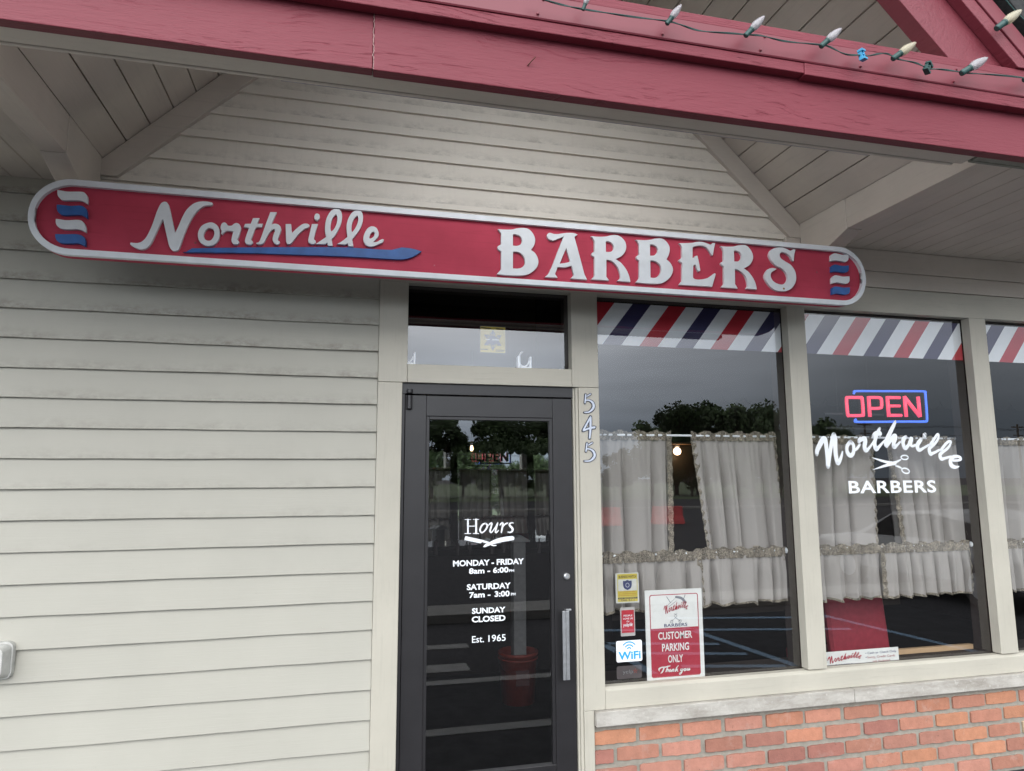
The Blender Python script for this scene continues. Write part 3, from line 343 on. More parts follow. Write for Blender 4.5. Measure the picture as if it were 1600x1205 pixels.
STR={'northville':[[(3.0373,1.7224,0.0259),(3.0418,1.7479,0.0314),(3.0609,1.78,0.0352),(3.0859,1.8154,0.0372),(3.1054,1.8268,0.0355),(3.1127,1.7996,0.0317),(3.1161,1.7483,0.0298),(3.119,1.6908,0.0316),(3.1171,1.643,0.0316)],[(3.1171,1.643,0.0316),(3.1315,1.7068,0.0298),(3.147,1.7613,0.0281),(3.1647,1.8193,0.0319),(3.1786,1.8517,0.0358)],[(3.1787,1.8533,0.0339),(3.1859,1.8259,0.0339),(3.1834,1.7711,0.0319),(3.1832,1.723,0.0319),(3.1892,1.6814,0.03),(3.197,1.6622,0.0281),(3.2139,1.6846,0.0244),(3.2275,1.7135,0.0188),(3.2381,1.7409,0.0113)],[(3.3054,1.8075,0.0286),(3.2785,1.7814,0.0258),(3.2728,1.7491,0.0258),(3.2815,1.7266,0.0296),(3.2995,1.7153,0.0304),(3.3197,1.7299,0.0266),(3.3279,1.7591,0.0248),(3.325,1.7914,0.0248),(3.3054,1.8075,0.0286)],[(3.3249,1.7461,0.0152),(3.353,1.7624,0.0191),(3.3804,1.7918,0.0153)],[(3.3843,1.8358,0.0173),(3.3739,1.8178,0.0249),(3.3736,1.8016,0.0249)],[(3.3727,1.8129,0.023),(3.3929,1.8245,0.0288),(3.4205,1.8329,0.0289),(3.4222,1.8084,0.0328),(3.4136,1.7758,0.0308),(3.4228,1.7498,0.0308),(3.4452,1.763,0.0193),(3.4749,1.7925,0.0155),(3.5008,1.8222,0.0175)],[(3.5469,1.9,0.0215),(3.529,1.875,0.0254),(3.5104,1.842,0.0292),(3.4996,1.8091,0.0272),(3.4972,1.7829,0.0311),(3.5068,1.7601,0.033),(3.5316,1.7766,0.0214),(3.5613,1.803,0.0156),(3.5951,1.8296,0.0157)],[(3.4899,1.8516,0.0253),(3.5164,1.865,0.037),(3.5439,1.867,0.0371),(3.5447,1.8554,0.0235)],[(3.68,1.9517,0.0166),(3.6677,1.9307,0.0248),(3.6389,1.8888,0.0309),(3.61,1.8437,0.0328),(3.5851,1.7955,0.0306),(3.5914,1.7767,0.0184)],[(3.5914,1.7767,0.0184),(3.6187,1.806,0.0205),(3.6466,1.8407,0.0308),(3.6682,1.8512,0.033),(3.6642,1.8305,0.0329),(3.6512,1.8029,0.0308),(3.6527,1.7754,0.0329),(3.6698,1.7824,0.0206),(3.7054,1.8102,0.0145)],[(3.7567,1.8469,0.0229),(3.734,1.8277,0.0332),(3.7275,1.8034,0.029),(3.7334,1.7793,0.029),(3.7446,1.7674,0.029),(3.7693,1.7865,0.0229),(3.7888,1.8143,0.0292),(3.8016,1.8387,0.0251),(3.8023,1.8248,0.0209),(3.7912,1.797,0.025),(3.8021,1.7815,0.0188),(3.8322,1.7904,0.0167)],[(3.8823,1.829,0.0253),(3.8591,1.8079,0.0315),(3.8441,1.7835,0.0293),(3.8499,1.7593,0.0293),(3.8663,1.7559,0.0231),(3.8972,1.77,0.0168),(3.9415,1.7911,0.0169)],[(3.908,1.8536,0.0329),(3.916,1.8607,0.0338)],[(3.9542,1.7912,0.0254),(3.9881,1.8299,0.0213),(4.017,1.8617,0.0192),(4.03,1.8636,0.018),(4.0276,1.8408,0.0179),(4.0028,1.809,0.0192),(3.9658,1.7808,0.0212),(3.9432,1.7668,0.0254),(3.9413,1.7494,0.0275),(3.9476,1.7285,0.0275),(3.9648,1.7321,0.0212),(3.9956,1.7427,0.017),(4.0269,1.7568,0.017)],[(4.0393,1.7533,0.0213),(4.0731,1.7885,0.0214),(4.1059,1.8134,0.0194),(4.1258,1.8188,0.0194),(4.1305,1.81,0.0164),(4.1156,1.7853,0.0181),(4.0918,1.7641,0.0193),(4.0552,1.7429,0.0214),(4.0299,1.7254,0.0256),(4.028,1.7079,0.0277),(4.0371,1.694,0.0255),(4.063,1.6976,0.0192),(4.0937,1.7046,0.0171),(4.1245,1.7117,0.015)],[(4.13,1.6837,0.0163),(4.1686,1.6831,0.0164),(4.1997,1.6909,0.0208),(4.1992,1.7049,0.0195),(4.1719,1.7119,0.0216),(4.1413,1.7083,0.025),(4.1179,1.6907,0.0292),(4.1108,1.6663,0.0321),(4.1213,1.6453,0.0322),(4.1504,1.6366,0.0224),(4.1811,1.6418,0.0086)]],'scissors':[[(3.4679,1.7023,0.0023),(3.5182,1.6882,0.0122),(3.5752,1.6737,0.0181),(3.6328,1.6627,0.025),(3.6561,1.6602,0.0177)],[(3.6547,1.646,0.0088),(3.6778,1.6406,0.0133),(3.7004,1.6308,0.0104)],[(3.47,1.6206,0.0023),(3.5279,1.6358,0.0122),(3.5787,1.6492,0.0181),(3.6328,1.6627,0.0235),(3.6632,1.6725,0.0162),(3.7001,1.6873,0.0104)],[(3.7639,1.7022,0.0089),(3.7618,1.6979,0.0089),(3.7569,1.6942,0.0089),(3.7499,1.6913,0.0089),(3.7413,1.6897,0.0089),(3.732,1.6894,0.0089),(3.723,1.6905,0.0089),(3.7151,1.6928,0.0089),(3.7091,1.6962,0.0089),(3.7055,1.7003,0.0089),(3.7048,1.7047,0.0089),(3.7069,1.7089,0.0089),(3.7118,1.7127,0.0089),(3.7188,1.7155,0.0089),(3.7274,1.7172,0.0089),(3.7366,1.7175,0.0089),(3.7456,1.7165,0.0089),(3.7536,1.7141,0.0089),(3.7596,1.7107,0.0089),(3.7632,1.7066,0.009),(3.7639,1.7022,0.0089)],[(3.7619,1.6032,0.0095),(3.7579,1.5989,0.0095),(3.7515,1.596,0.0095),(3.7432,1.5946,0.0095),(3.7339,1.595,0.0095),(3.7245,1.5971,0.0095),(3.7159,1.6007,0.0095),(3.7089,1.6054,0.0095),(3.7043,1.6107,0.0095),(3.7024,1.6163,0.0095),(3.7035,1.6214,0.0095),(3.7075,1.6257,0.0095),(3.7139,1.6286,0.0095),(3.7222,1.63,0.0095),(3.7315,1.6296,0.0095),(3.7409,1.6275,0.0095),(3.7495,1.624,0.0095),(3.7565,1.6193,0.0095),(3.7612,1.6139,0.0095),(3.763,1.6083,0.0095),(3.7619,1.6032,0.0095)]],'hours':[[(0.6815,1.3416,0.0093),(0.6819,1.2627,0.0093)],[(0.7294,1.3413,0.0113),(0.7296,1.2616,0.0112)],[(0.6863,1.3031,0.0047),(0.7237,1.3023,0.0047)],[(0.6636,1.3408,0.0037),(0.6971,1.3401,0.0037)],[(0.7119,1.3408,0.0037),(0.7458,1.3401,0.0038)],[(0.6633,1.2624,0.0042),(0.6975,1.2616,0.0042)],[(0.711,1.2613,0.0042),(0.7455,1.2605,0.0042)],[(0.7835,1.3169,0.0083),(0.7682,1.3116,0.0089),(0.7565,1.296,0.0099),(0.7518,1.2802,0.0099),(0.7601,1.2654,0.0084),(0.7741,1.2707,0.008),(0.7894,1.2885,0.0094),(0.7948,1.3065,0.0099),(0.7835,1.3169,0.0083)],[(0.8012,1.3052,0.0047),(0.8118,1.3152,0.0085),(0.8208,1.3162,0.0095),(0.8165,1.2947,0.0099),(0.8106,1.2744,0.0099),(0.8177,1.2647,0.0083),(0.8307,1.2785,0.0062),(0.845,1.2986,0.0062),(0.8533,1.3144,0.0071)],[(0.8557,1.3178,0.0086),(0.8485,1.294,0.01),(0.8426,1.2691,0.0095),(0.8485,1.264,0.0081),(0.8616,1.2767,0.0048)],[(0.8675,1.3039,0.0048),(0.8771,1.3151,0.0086),(0.8866,1.3149,0.01),(0.8825,1.2887,0.01),(0.877,1.2638,0.0095)],[(0.883,1.2887,0.0057),(0.8974,1.309,0.0072),(0.9129,1.3155,0.0105)],[(0.9501,1.3159,0.0038),(0.9369,1.3169,0.0067),(0.9261,1.3107,0.0101),(0.9284,1.3003,0.0115),(0.9392,1.2898,0.0125),(0.9451,1.2782,0.012),(0.9391,1.2669,0.0101),(0.9283,1.2631,0.0081),(0.9139,1.2652,0.0043)]],'razor_tail':[[(0.8142,1.1997,0.0071),(0.826,1.1915,0.0071),(0.8472,1.1909,0.0062)]],'neon_red':[[(3.4211,2.12,0.0262),(3.471,2.1207,0.0264),(3.4834,2.1115,0.0274),(3.4837,2.0083,0.0274),(3.4706,1.996,0.0263),(3.3713,1.9929,0.026),(3.3564,2.0016,0.027),(3.3548,2.1063,0.0271),(3.3688,2.1187,0.0261),(3.4211,2.12,0.0262)],[(3.5368,2.1308,0.0308),(3.5355,1.9868,0.0306)],[(3.5361,2.1227,0.0255),(3.6249,2.1239,0.0257),(3.6413,2.1106,0.0279),(3.6393,2.0653,0.0278),(3.6234,2.0491,0.0256),(3.5408,2.0461,0.0254)],[(3.6929,2.1346,0.0313),(3.6926,1.9894,0.0311)],[(3.6921,2.1263,0.0259),(3.8004,2.128,0.0261)],[(3.6972,2.0665,0.0242),(3.7945,2.0685,0.0245)],[(3.6936,1.9998,0.0258),(3.8015,2.0017,0.0261)],[(3.8384,2.1381,0.0317),(3.8401,1.9919,0.0316)],[(3.8381,2.1358,0.0317),(3.9565,1.9961,0.032)],[(3.9547,2.1385,0.0321),(3.9573,1.9938,0.032)]],'neon_blue':[[(3.417,2.1446,0.0189),(3.4243,2.1574,0.0189),(3.4407,2.1654,0.0189),(3.6641,2.1708,0.0183),(3.9975,2.1784,0.0189),(4.0189,2.1702,0.0189),(4.0224,2.1402,0.0189),(4.0181,1.9788,0.0188),(4.0053,1.9626,0.0188),(3.9913,1.9601,0.0199),(3.8052,1.9573,0.0195),(3.4378,1.9499,0.0188),(3.4203,1.9581,0.0198),(3.4136,1.9714,0.0198)]],'five':[[(1.3974,2.0627,0.0094),(1.4203,2.0775,0.0111)],[(1.3896,2.0747,0.0119),(1.3835,2.0228,0.0119)],[(1.3864,2.039,0.0093),(1.4118,2.0388,0.0128),(1.4328,2.0251,0.0179),(1.4387,2.003,0.0196),(1.4276,1.9826,0.0179),(1.4061,1.9677,0.0119),(1.3785,1.9656,0.0093)]],'four':[[(1.4173,1.9382,0.0144),(1.3692,1.8575,0.0143)],[(1.3692,1.8555,0.0151),(1.4083,1.8699,0.0152),(1.4423,1.8764,0.0187)],[(1.4173,1.9382,0.017),(1.415,1.87,0.0178),(1.4087,1.8101,0.0135)]],'five_low':[[(1.3998,1.7683,0.0093),(1.4254,1.7832,0.011)],[(1.3916,1.7802,0.0118),(1.3843,1.7314,0.0118)],[(1.3867,1.7464,0.0092),(1.4119,1.7446,0.0126),(1.4327,1.7288,0.0177),(1.4385,1.7071,0.0194),(1.4276,1.6892,0.0177),(1.4063,1.6754,0.0118),(1.374,1.6734,0.0092)]],'thank':[[(1.854,0.429,0.0052),(1.8701,0.4416,0.0063),(1.8962,0.4421,0.0073),(1.9279,0.4469,0.0052)],[(1.8883,0.4404,0.0084),(1.8771,0.4183,0.0083),(1.8663,0.4099,0.0062)],[(1.8564,0.422,0.0042),(1.8516,0.4337,0.0042),(1.8623,0.4421,0.0042)],[(1.9122,0.448,0.0042),(1.9035,0.4256,0.0073),(1.8978,0.4145,0.0073),(1.9061,0.4254,0.0042),(1.9141,0.4295,0.0063),(1.912,0.4159,0.0063)],[(1.9297,0.4284,0.0052),(1.9216,0.4221,0.0063),(1.9239,0.4141,0.0063),(1.9331,0.4213,0.0052),(1.9344,0.4143,0.0052)],[(1.9402,0.4268,0.0053),(1.9381,0.4132,0.0063),(1.9427,0.4239,0.0042),(1.9507,0.427,0.0063),(1.9486,0.4143,0.0063)],[(1.9804,0.4457,0.0042),(1.9666,0.4305,0.0063),(1.9591,0.4126,0.0074),(1.9663,0.4213,0.0042),(1.9771,0.4275,0.0053),(1.9679,0.4221,0.0042),(1.9765,0.4137,0.0063)],[(1.9981,0.4261,0.0063),(1.995,0.4157,0.0063),(2.0057,0.4177,0.0042),(2.0104,0.4275,0.0064),(2.0026,0.4073,0.0063),(1.9916,0.3957,0.0053),(1.9849,0.3994,0.0042),(2.0055,0.4118,0.0042)],[(2.0272,0.4255,0.0064),(2.0165,0.4216,0.0064),(2.0203,0.413,0.0064),(2.0296,0.4193,0.0064),(2.0272,0.4255,0.0053)],[(2.0389,0.4256,0.0064),(2.0364,0.4156,0.0064),(2.0455,0.4182,0.0043),(2.0512,0.4271,0.0064),(2.048,0.4148,0.0064),(2.059,0.422,0.0043)]]}
WIRE=[(0.5489,-1.875,3.1589),(0.6486,-1.875,3.1486),(0.7276,-1.875,3.1412),(0.8663,-1.875,3.1461),(1.0212,-1.875,3.1495),(1.0941,-1.875,3.1459),(1.1803,-1.875,3.1357),(1.3329,-1.875,3.1483),(1.4046,-1.875,3.1574),(1.5028,-1.875,3.1481),(1.6451,-1.875,3.1605),(1.6861,-1.875,3.158),(1.7608,-1.875,3.1401),(1.8315,-1.875,3.1458),(1.8599,-1.875,3.1463),(1.9188,-1.875,3.1659),(1.9621,-1.875,3.166),(1.9976,-1.875,3.1569),(2.0776,-1.875,3.1492),(2.136,-1.875,3.1393),(2.181,-1.875,3.1394),(2.288,-1.875,3.1444),(2.3658,-1.875,3.1491),(2.5901,-1.875,3.164),(2.6719,-1.875,3.1661)]
BULBS=[[(0.7274,-1.875,3.1341),(0.7493,-1.875,3.1995)],[(1.0327,-1.875,3.1333),(1.0869,-1.875,3.2083)],[(1.3387,-1.875,3.138),(1.4123,-1.875,3.2179)],[(1.6509,-1.875,3.1461),(1.7341,-1.875,3.2226)],[(1.966,-1.875,3.1455),(2.0637,-1.875,3.2163)],[(2.2836,-1.875,3.133),(2.3973,-1.875,3.2029)],[(2.5946,-1.875,3.1494),(2.6947,-1.875,3.2114)]]
CLIPS=[(1.8387,-1.875,3.1469),(2.136,-1.875,3.1393)]
RAKE_BULB=[(2.4827,-1.875,3.3549),(2.5941,-1.875,3.44)]
# ---------------------------------------------------------------- ground
def structure(o): o['kind'] = 'structure'; return o
m = MB()
m.quad((-400, -500, ZG), (400, -500, ZG), (400, 60, ZG), (-400, 60, ZG))
structure(m.build('parking_lot', M_asphalt))
m = MB()
for (ax, ay, bx, by, wd) in ((-4, -1.53, 3.0, -1.52, .07), (-3, -2.82, 2.3, -2.76, .07), (.2, -3.27, 1.27, -3.255, .14), (.6, -4.16, 1.42, -4.12, .10)):
    m.quad((ax, ay-wd, ZG+.004), (bx, by-wd, ZG+.004), (bx, by+wd, ZG+.004), (ax, ay+wd, ZG+.004))
structure(m.build('white_parking_lines', M_line))
m = MB()
def bl(a, b, wd=.055):
    d = Vector((b[0]-a[0], b[1]-a[1], 0)).normalized(); n = Vector((-d.y, d.x, 0))*wd; A = Vector((*a, ZG+.004)); B = Vector((*b, ZG+.004)); m.quad(A-n, B-n, B+n, A+n)
bl((4.30, -4.3), (4.56, -2.35)); bl((3.15, -4.45), (6.3, -3.70)); bl((2.95, -3.80), (4.27, -3.42)); bl((2.94, -3.35), (4.33, -2.95)); bl((3.4, -2.68), (4.45, -2.42)); bl((6.53, -4.6), (6.84, -2.2)); bl((4.36, -4.9), (6.5, -4.4)); bl((2.95, -5.0), (3.0, -2.5))
structure(m.build('blue_aisle_lines', M_bline))
structure(MB().box(-60, 12, -6.05, -5.35, ZG, ZG+.12).build('kerb_strip', M_conc, bevel=.01))
# ---------------------------------------------------------------- the barber shop
shop = thing('barber_shop', 'cream clapboard barber shop with crimson eaves, black glass door and brick below its windows', 'shop')
# lap siding: one wedge per board
rl_ = random.Random(31)
def lap(m, x0, x1, zb, zt, over=.02):
    """one lap board: tilted face, thick butt edge, slightly wavy along its length"""
    n = 44; ph = [rl_.uniform(0, 6.28) for _ in range(4)]; rows = []
    for i in range(n+1):
        x = x0 + (x1-x0)*i/n; dz = .0011*sin(3.1*x+ph[0]) + .0007*sin(9.7*x+ph[1]) + rl_.uniform(-.0004, .0004); dy = .0014*sin(2.3*x+ph[2]) + .0006*sin(13*x+ph[3])
        rows.append([m.b.verts.new(q) for q in ((x, .0405, zb+.004+dz), (x, .0012+dy, zb+dz), (x, dy, zb+.002+dz), (x, .021, zt+over))])
    for p, q in zip(rows, rows[1:]):
        for k in range(3): m.b.faces.new((p[k], q[k], q[k+1], p[k+1]))
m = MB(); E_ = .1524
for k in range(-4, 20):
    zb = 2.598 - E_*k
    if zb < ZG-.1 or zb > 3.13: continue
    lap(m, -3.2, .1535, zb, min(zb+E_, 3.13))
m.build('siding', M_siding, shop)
mn = MB()
for k in range(-3, 19):
    zb = 2.598 - E_*k
    for x in (-1.33, -.71, -.09):
        if -.3 < zb < 3.0: mn.lathe([(0, -.0006), (.0028, .0006), (.0032, .006)], (x+rl_.uniform(-.02, .02), .0028, zb+.024+rl_.uniform(-.004, .004)), 8, 'y', cap=False)
mn.build('nail_heads', M_siding, shop)['kind'] = 'stuff'
m = MB()
for k in range(-2, 16):
    zb = 3.174 + .1476*k; zt = zb + .1476
    if zt <= 2.88: continue
    c = 6.075; xa, xb = max(-1.24, 2*.817-(c-zb)), min(2.85, c-zb)
    if xb-xa < .1: break
    xa2, xb2 = (2*.817-(c-zt-.02)), (c-zt-.02)
    # clipped to the gable: follow the rake
    if zb < 3.17: xa, xb, xa2, xb2 = -1.3, 2.87, -1.3, 2.87
    v = [(xa-.1, 0.0, zb), (xb+.1, 0.0, zb), (xb2+.1, .022, zt+.02), (xa2-.1, .022, zt+.02)]
    m.quad(*v); m.quad((xa-.1, 0, zb), (xb+.1, 0, zb), (xb+.1, .036, zb+.002), (xa-.1, .036, zb+.002))
m.build('gable_siding', M_siding_lifted, shop)
MB().box(-3.2, .15, .0405, .16, ZG, 3.5).box(-3.2, 8, .04, .16, 2.89, 5.6).build('wall_core', M_dark, shop)
# wall rakes: trim that follows the ceiling
for s in (1, -1):
    X = lambda x: .817 + s*(x-.817)
    MB().prism([(X(2.966), 3.262), (X(2.955), 3.185), (X(2.872), 3.185), (X(.85), 5.21), (X(.85), 5.378)], -.022, .03).build('gable_rake_trim', M_tanx, shop, .003)
    if s > 0: MB().box(min(X(2.84), X(2.955)), max(X(2.84), X(2.955)), -.018, .03, 2.88, 3.184).build('gable_corner_board', M_tanx, shop, .003)
# frieze above the right windows
MB().box(2.957, 8, -.012, .04, 2.880, 2.992).build('frieze_board', M_tanx, shop, .003)
MB().box(2.957, 8, -.024, .04, 2.994, 3.146).build('frieze_board', M_tanx, shop, .003)
# openings: trim boards and mullion posts
G0 = .065; HB = 2.704
POSTS = ((2.822, 2.957), (4.320, 4.465), (5.82, 5.965), (7.33, 7.475))
MB().box(.155, .291, -.008, .06, ZG, 2.117).build('door_trim', M_trim, shop, .003)
MB().box(.155, .318, -.008, .06, 2.119, HB-.001).build('door_trim', M_trim, shop, .003)
MB().box(.3195, 1.3055, -.006, .06, 2.119, 2.226).build('transom_rail', M_trimh, shop, .003)
MB().box(1.3065, 1.4765, -.008, .06, 2.119, HB-.001).box(1.3465, 1.4765, -.0075, .06, .2595, 2.1175).build('mullion_post', M_trim, shop, .003)
MB().box(1.3465, 1.4065, -.0075, .06, ZG, .2585).build('door_trim', M_trim, shop, .003)
MB().box(1.329, 1.3455, .004, .06, ZG, 2.1175).box(1.3165, 1.328, .016, .06, ZG, 2.1175).build('door_stop', M_trim, shop, .002)
for x0, x1 in POSTS:
    MB().box(x0, x1, -.008, .06, .384, HB-.001).build('mullion_post', M_trim, shop, .003)
MB().box(.155, 8, -.004, .06, HB, 2.877).build('header_board', M_trimh, shop, .003)
MB().prism([(-.006, .259), (-.006, .362), (.012, .378), (.06, .378), (.06, .259)], 1.4775, 8, 'x').build('window_sill_board', M_trimh, shop, .003)
m = MB()
for x0, x1 in ((1.409, 3.12), (3.124, 4.92), (4.924, 8)): m.box(x0, x1, -.034, .06, .176, .2575)
m.build('stone_sill', M_stone, shop, .004)
# bricks
m = MB(); tints = []; rnd = random.Random(3)
pal = [(.40, .178, .120), (.42, .190, .130), (.37, .164, .115), (.42, .182, .112), (.37, .164, .122), (.40, .185, .134), (.43, .194, .112), (.32, .135, .104), (.39, .178, .130), (.41, .184, .124)]
r = 0; z1 = .140
while z1 > ZG:
    x = 1.409 + (0 if r % 2 == 0 else -.14); 
    while x < 8:
        a = max(1.411, x + rnd.uniform(0, .006)); b = x + .2545 + rnd.uniform(-.006, .006); dz = rnd.uniform(-.003, .003); dy = rnd.uniform(-.003, .004)
        if b - a > .03:
            n0 = len(m.b.faces); nseg = 11; top = []; bot = []
            for k in range(nseg+1):
                u = a + (b-a)*k/nseg; e_ = .0035 if k in (0, nseg) else 0
                top.append((u, z1+dz-e_+rnd.uniform(-.0034, .0016))); bot.append((u, z1-.0745+dz+e_+rnd.uniform(-.0016, .0034)))
            m.prism(bot + top[::-1], .006+dy, .05)
            t = pal[rnd.randrange(len(pal))]; j = rnd.uniform(.85, 1.15)
            if rnd.random() < .03: t = (.40, .30, .20)
            tints += [(len(m.b.faces)-n0, (t[0]*j, t[1]*j, t[2]*j, 1))]
        x += .2765
    z1 -= .1008; r += 1
me = m.mesh('bricks'); ca = me.color_attributes.new('tint', 'FLOAT_COLOR', 'CORNER'); fi = 0
for n_, t in tints:
    for k in range(n_):
        for li in me.polygons[fi].loop_indices: ca.data[li].color = t
        fi += 1
bw = link('brick_wall', me, M_brick, shop); bm_ = bw.modifiers.new('b', 'BEVEL'); bm_.width = .0018; bm_.segments = 2; bm_.limit_method = 'ANGLE'; bm_.angle_limit = radians(50)
MB().box(1.408, 8, .0165, .0595, ZG, .1755).build('mortar', M_mortar, bw)
# interior shell
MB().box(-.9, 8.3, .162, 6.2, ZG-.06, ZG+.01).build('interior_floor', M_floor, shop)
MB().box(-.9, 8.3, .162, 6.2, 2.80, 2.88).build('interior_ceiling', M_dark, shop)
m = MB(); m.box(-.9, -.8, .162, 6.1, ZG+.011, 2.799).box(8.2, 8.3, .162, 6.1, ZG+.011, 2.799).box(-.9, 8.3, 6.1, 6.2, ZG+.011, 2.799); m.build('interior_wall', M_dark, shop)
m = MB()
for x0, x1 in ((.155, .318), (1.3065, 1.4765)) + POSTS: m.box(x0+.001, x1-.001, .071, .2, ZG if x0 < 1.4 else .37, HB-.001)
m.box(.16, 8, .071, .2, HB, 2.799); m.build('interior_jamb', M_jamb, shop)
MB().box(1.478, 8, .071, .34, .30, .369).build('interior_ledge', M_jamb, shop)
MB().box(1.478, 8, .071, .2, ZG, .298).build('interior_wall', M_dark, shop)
# windows
WINS = [(1.4765, 2.822), (2.957, 4.320), (4.465, 5.82), (5.965, 7.33)]
STW, SLANT = .1252, .213        # valance stripe: horizontal width and lean
def stripes(x0, x1, ref, parent):
    z0, z1 = 2.405, 2.678; cols = ['r', 'w', 'b', 'w']; ms = {'r': MB(), 'w': MB(), 'b': MB()}
    # stripe k spans, at the top edge, ref+k*STW .. ref+(k+1)*STW and leans left going down
    def clip(poly, xa, keep_right):
        o = []
        for i in range(len(poly)):
            p, q = poly[i], poly[(i+1) % len(poly)]; ip = (p[0] >= xa) == keep_right or p[0] == xa; iq = (q[0] >= xa) == keep_right or q[0] == xa
            if ip: o.append(p)
            if ip != iq: t = (xa-p[0])/(q[0]-p[0]); o.append((xa, p[1]+(q[1]-p[1])*t))
        return o
    for k in range(-6, 40):
        a = ref + k*STW; poly = [(a-SLANT, z0), (a+STW-SLANT, z0), (a+STW, z1), (a, z1)]
        if a+STW < x0 or a-SLANT > x1: continue
        poly = clip(clip(poly, x0, True), x1, False)
        if len(poly) >= 3: ms[cols[k % 4]].b.faces.new([ms[cols[k % 4]].b.verts.new((p[0], G0+.004, p[1])) for p in poly])
    st_ = ms['w'].build('valance_stripes', M_vwhite, parent)
    ms['r'].build('red_stripe', M_vred, st_); ms['b'].build('navy_stripe', M_vnavy, st_)
    # NB: three sub-meshes of one printed band
M_vwhite = plain('valance white', (.84, .86, .88), .5, var=.02); M_vred = plain('valance red', (.48, .012, .03), .5, var=.04); M_vnavy = plain('valance navy', (.030, .026, .095), .5, var=.05)
win_objs = []
REFS = [1.499, 2.927, 4.355, 5.79]
for (x0, x1), ref in zip(WINS, REFS):
    g = MB().quad((x0, G0, .379), (x1, G0, .379), (x1, G0, HB+.01), (x0, G0, HB+.01)).build('window', M_glass, shop)
    stripes(x0+.002, x1-.002, ref, g); win_objs.append(g)
tw = MB().quad((.318, G0, 2.22), (1.307, G0, 2.22), (1.307, G0, HB+.01), (.318, G0, HB+.01)).build('transom_window', M_glass, shop)
# lettering on the second window
nl = ribbons(STR['northville'], GY_).build('script_lettering', M_white, win_objs[1])
ribbons(STR['scissors'], GY_).build('scissors_emblem', M_white, win_objs[1])
link('lettering', text('BARBERS', 3.267, 3.976, 1.462, 1.547, GY_, .022, 0, 1.08), M_white, win_objs[1])
# door frame and door
df = MB().box(.2915, 1.3155, .018, .066, 2.056, 2.1175).box(.2915, .3095, .018, .066, ZG, 2.0555).build('door_frame', M_black, shop, .002)
MB().lathe([(.0, .0), (.017, .0), (.017, .022), (.0, .022)], (.335, .006, 2.058), 20, cap=False).build('pivot_cap', M_black, df, .002)
door = MB().box(.3125, .434, .028, .072, ZG+.02, 2.050).box(1.191, 1.3125, .028, .072, ZG+.02, 2.050).box(.4345, 1.1905, .029, .071, 1.931, 2.0495).box(.4345, 1.1905, .029, .071, ZG+.02, -.02).build('door', M_black, shop, .0025)
MB().box(.4345, .453, .034, .066, -.0195, 1.9305).box(1.172, 1.1905, .034, .066, -.0195, 1.9305).box(.4535, 1.1715, .0345, .066, 1.912, 1.9305).build('glazing_bead', M_black, door, .002)
dg = MB().quad((.453, DG, -.02), (1.172, DG, -.02), (1.172, DG, 1.9125), (.453, DG, 1.9125)).build('glass_pane', M_glass, door)
MB().lathe([(.0, 1.968), (.015, 1.968), (.0165, 1.972), (.0165, 2.045), (.0, 2.045)], (.335, .016, 0), 20, cap=False).build('hinge_barrel', M_black, door, smooth=False)
MB().lathe([(.0, .008), (.012, .008), (.0185, .013), (.0185, .03), (0, .03)], (1.2625, 0, 1.006), 28, 'y', cap=False).build('lock_cylinder', M_alu, door)
h = MB().box(1.2155, 1.2345, -.036, -.030, .445, .822).box(1.2365, 1.2555, -.036, -.030, .445, .822).box(1.2165, 1.2545, -.0295, -.024, .446, .821)
h.box(1.247, 1.2545, -.0235, .0275, .812, .8205).box(1.247, 1.2545, -.0235, .0275, .4465, .455); h.box(1.255, 1.288, .020, .0275, .8105, .8205)
h.build('pull_handle', M_alu, door, .0012)
DY_ = .052 - .006
ribbons(STR['hours'], DY_ + .002).build('hours_heading', M_white, door)
rz = join_mesh([outline(lp, DY_+.001, .0004, 0, 3) for lp in OUT['straight_razor']] + [ribbons(STR['razor_tail'], DY_+.002).mesh()]); link('razor_emblem', rz, M_white, door)
for s_, x0, x1, z0, z1, bo in (('MONDAY - FRIDAY', .597, 1.012, 1.080, 1.1135, .032), ('8am - 6:00', .689, .920, 1.036, 1.068, .03), ('PM', .923, .954, 1.038, 1.053, .02), ('SATURDAY', .677, .933, .947, .980, .032), ('7am -', .691, .814, .903, .935, .03), ('3:00', .838, .926, .903, .935, .03), ('PM', .934, .961, .905, .9215, .02),
                              ('SUNDAY', .707, .901, .8155, .847, .032), ('CLOSED', .706, .901, .769, .802, .032), ('Est.', .708, .776, .659, .695, .006), ('1965', .802, .902, .659, .696, .006)):
    link('hours_line', text(s_, x0, x1, z0, z1, DY_+.002, bo), M_white, door)
# ---------------------------------------------------------------- porch roof
FY = -1.78
def grain(o): return o
# fascia: two long boards with a ragged joint, trim above, metal flashing, lip
MB().box(-2.4, .0435, FY+.004, FY+.045, 2.886, 3.20).build('fascia_board', M_red, shop, .003)
MB().box(.0465, 3.45, FY, FY+.045, 2.882, 3.20).build('fascia_board', M_red, shop, .003)
m = MB(); rnd = random.Random(5); pts = [(.045+rnd.uniform(-.0025, .0025), FY+.0015, 2.884+.19*k/24) for k in range(25)]
m.tube(pts, [.0011+.001*rnd.random() for _ in pts], 6); m.build('joint_caulk', plain('cracked caulk', (.36, .22, .21), .8, var=.4, scale=200), shop)
MB().box(-2.4, 1.625, FY-.040, FY-.0005, 3.076, 3.118).build('fascia_trim', M_red, shop, .003)
MB().box(1.6255, 3.45, FY-.042, FY-.0005, 3.070, 3.1182).build('fascia_trim', M_red, shop, .003)
m = MB(); m.prism([(FY-.043, 3.1195), (FY-.046, 3.124), (FY-.049, 3.203), (FY-.0005, 3.203), (FY-.0005, 3.1195)], -2.4, 3.45, 'x'); m.build('metal_flashing', M_redm, shop)
rnd = random.Random(11)
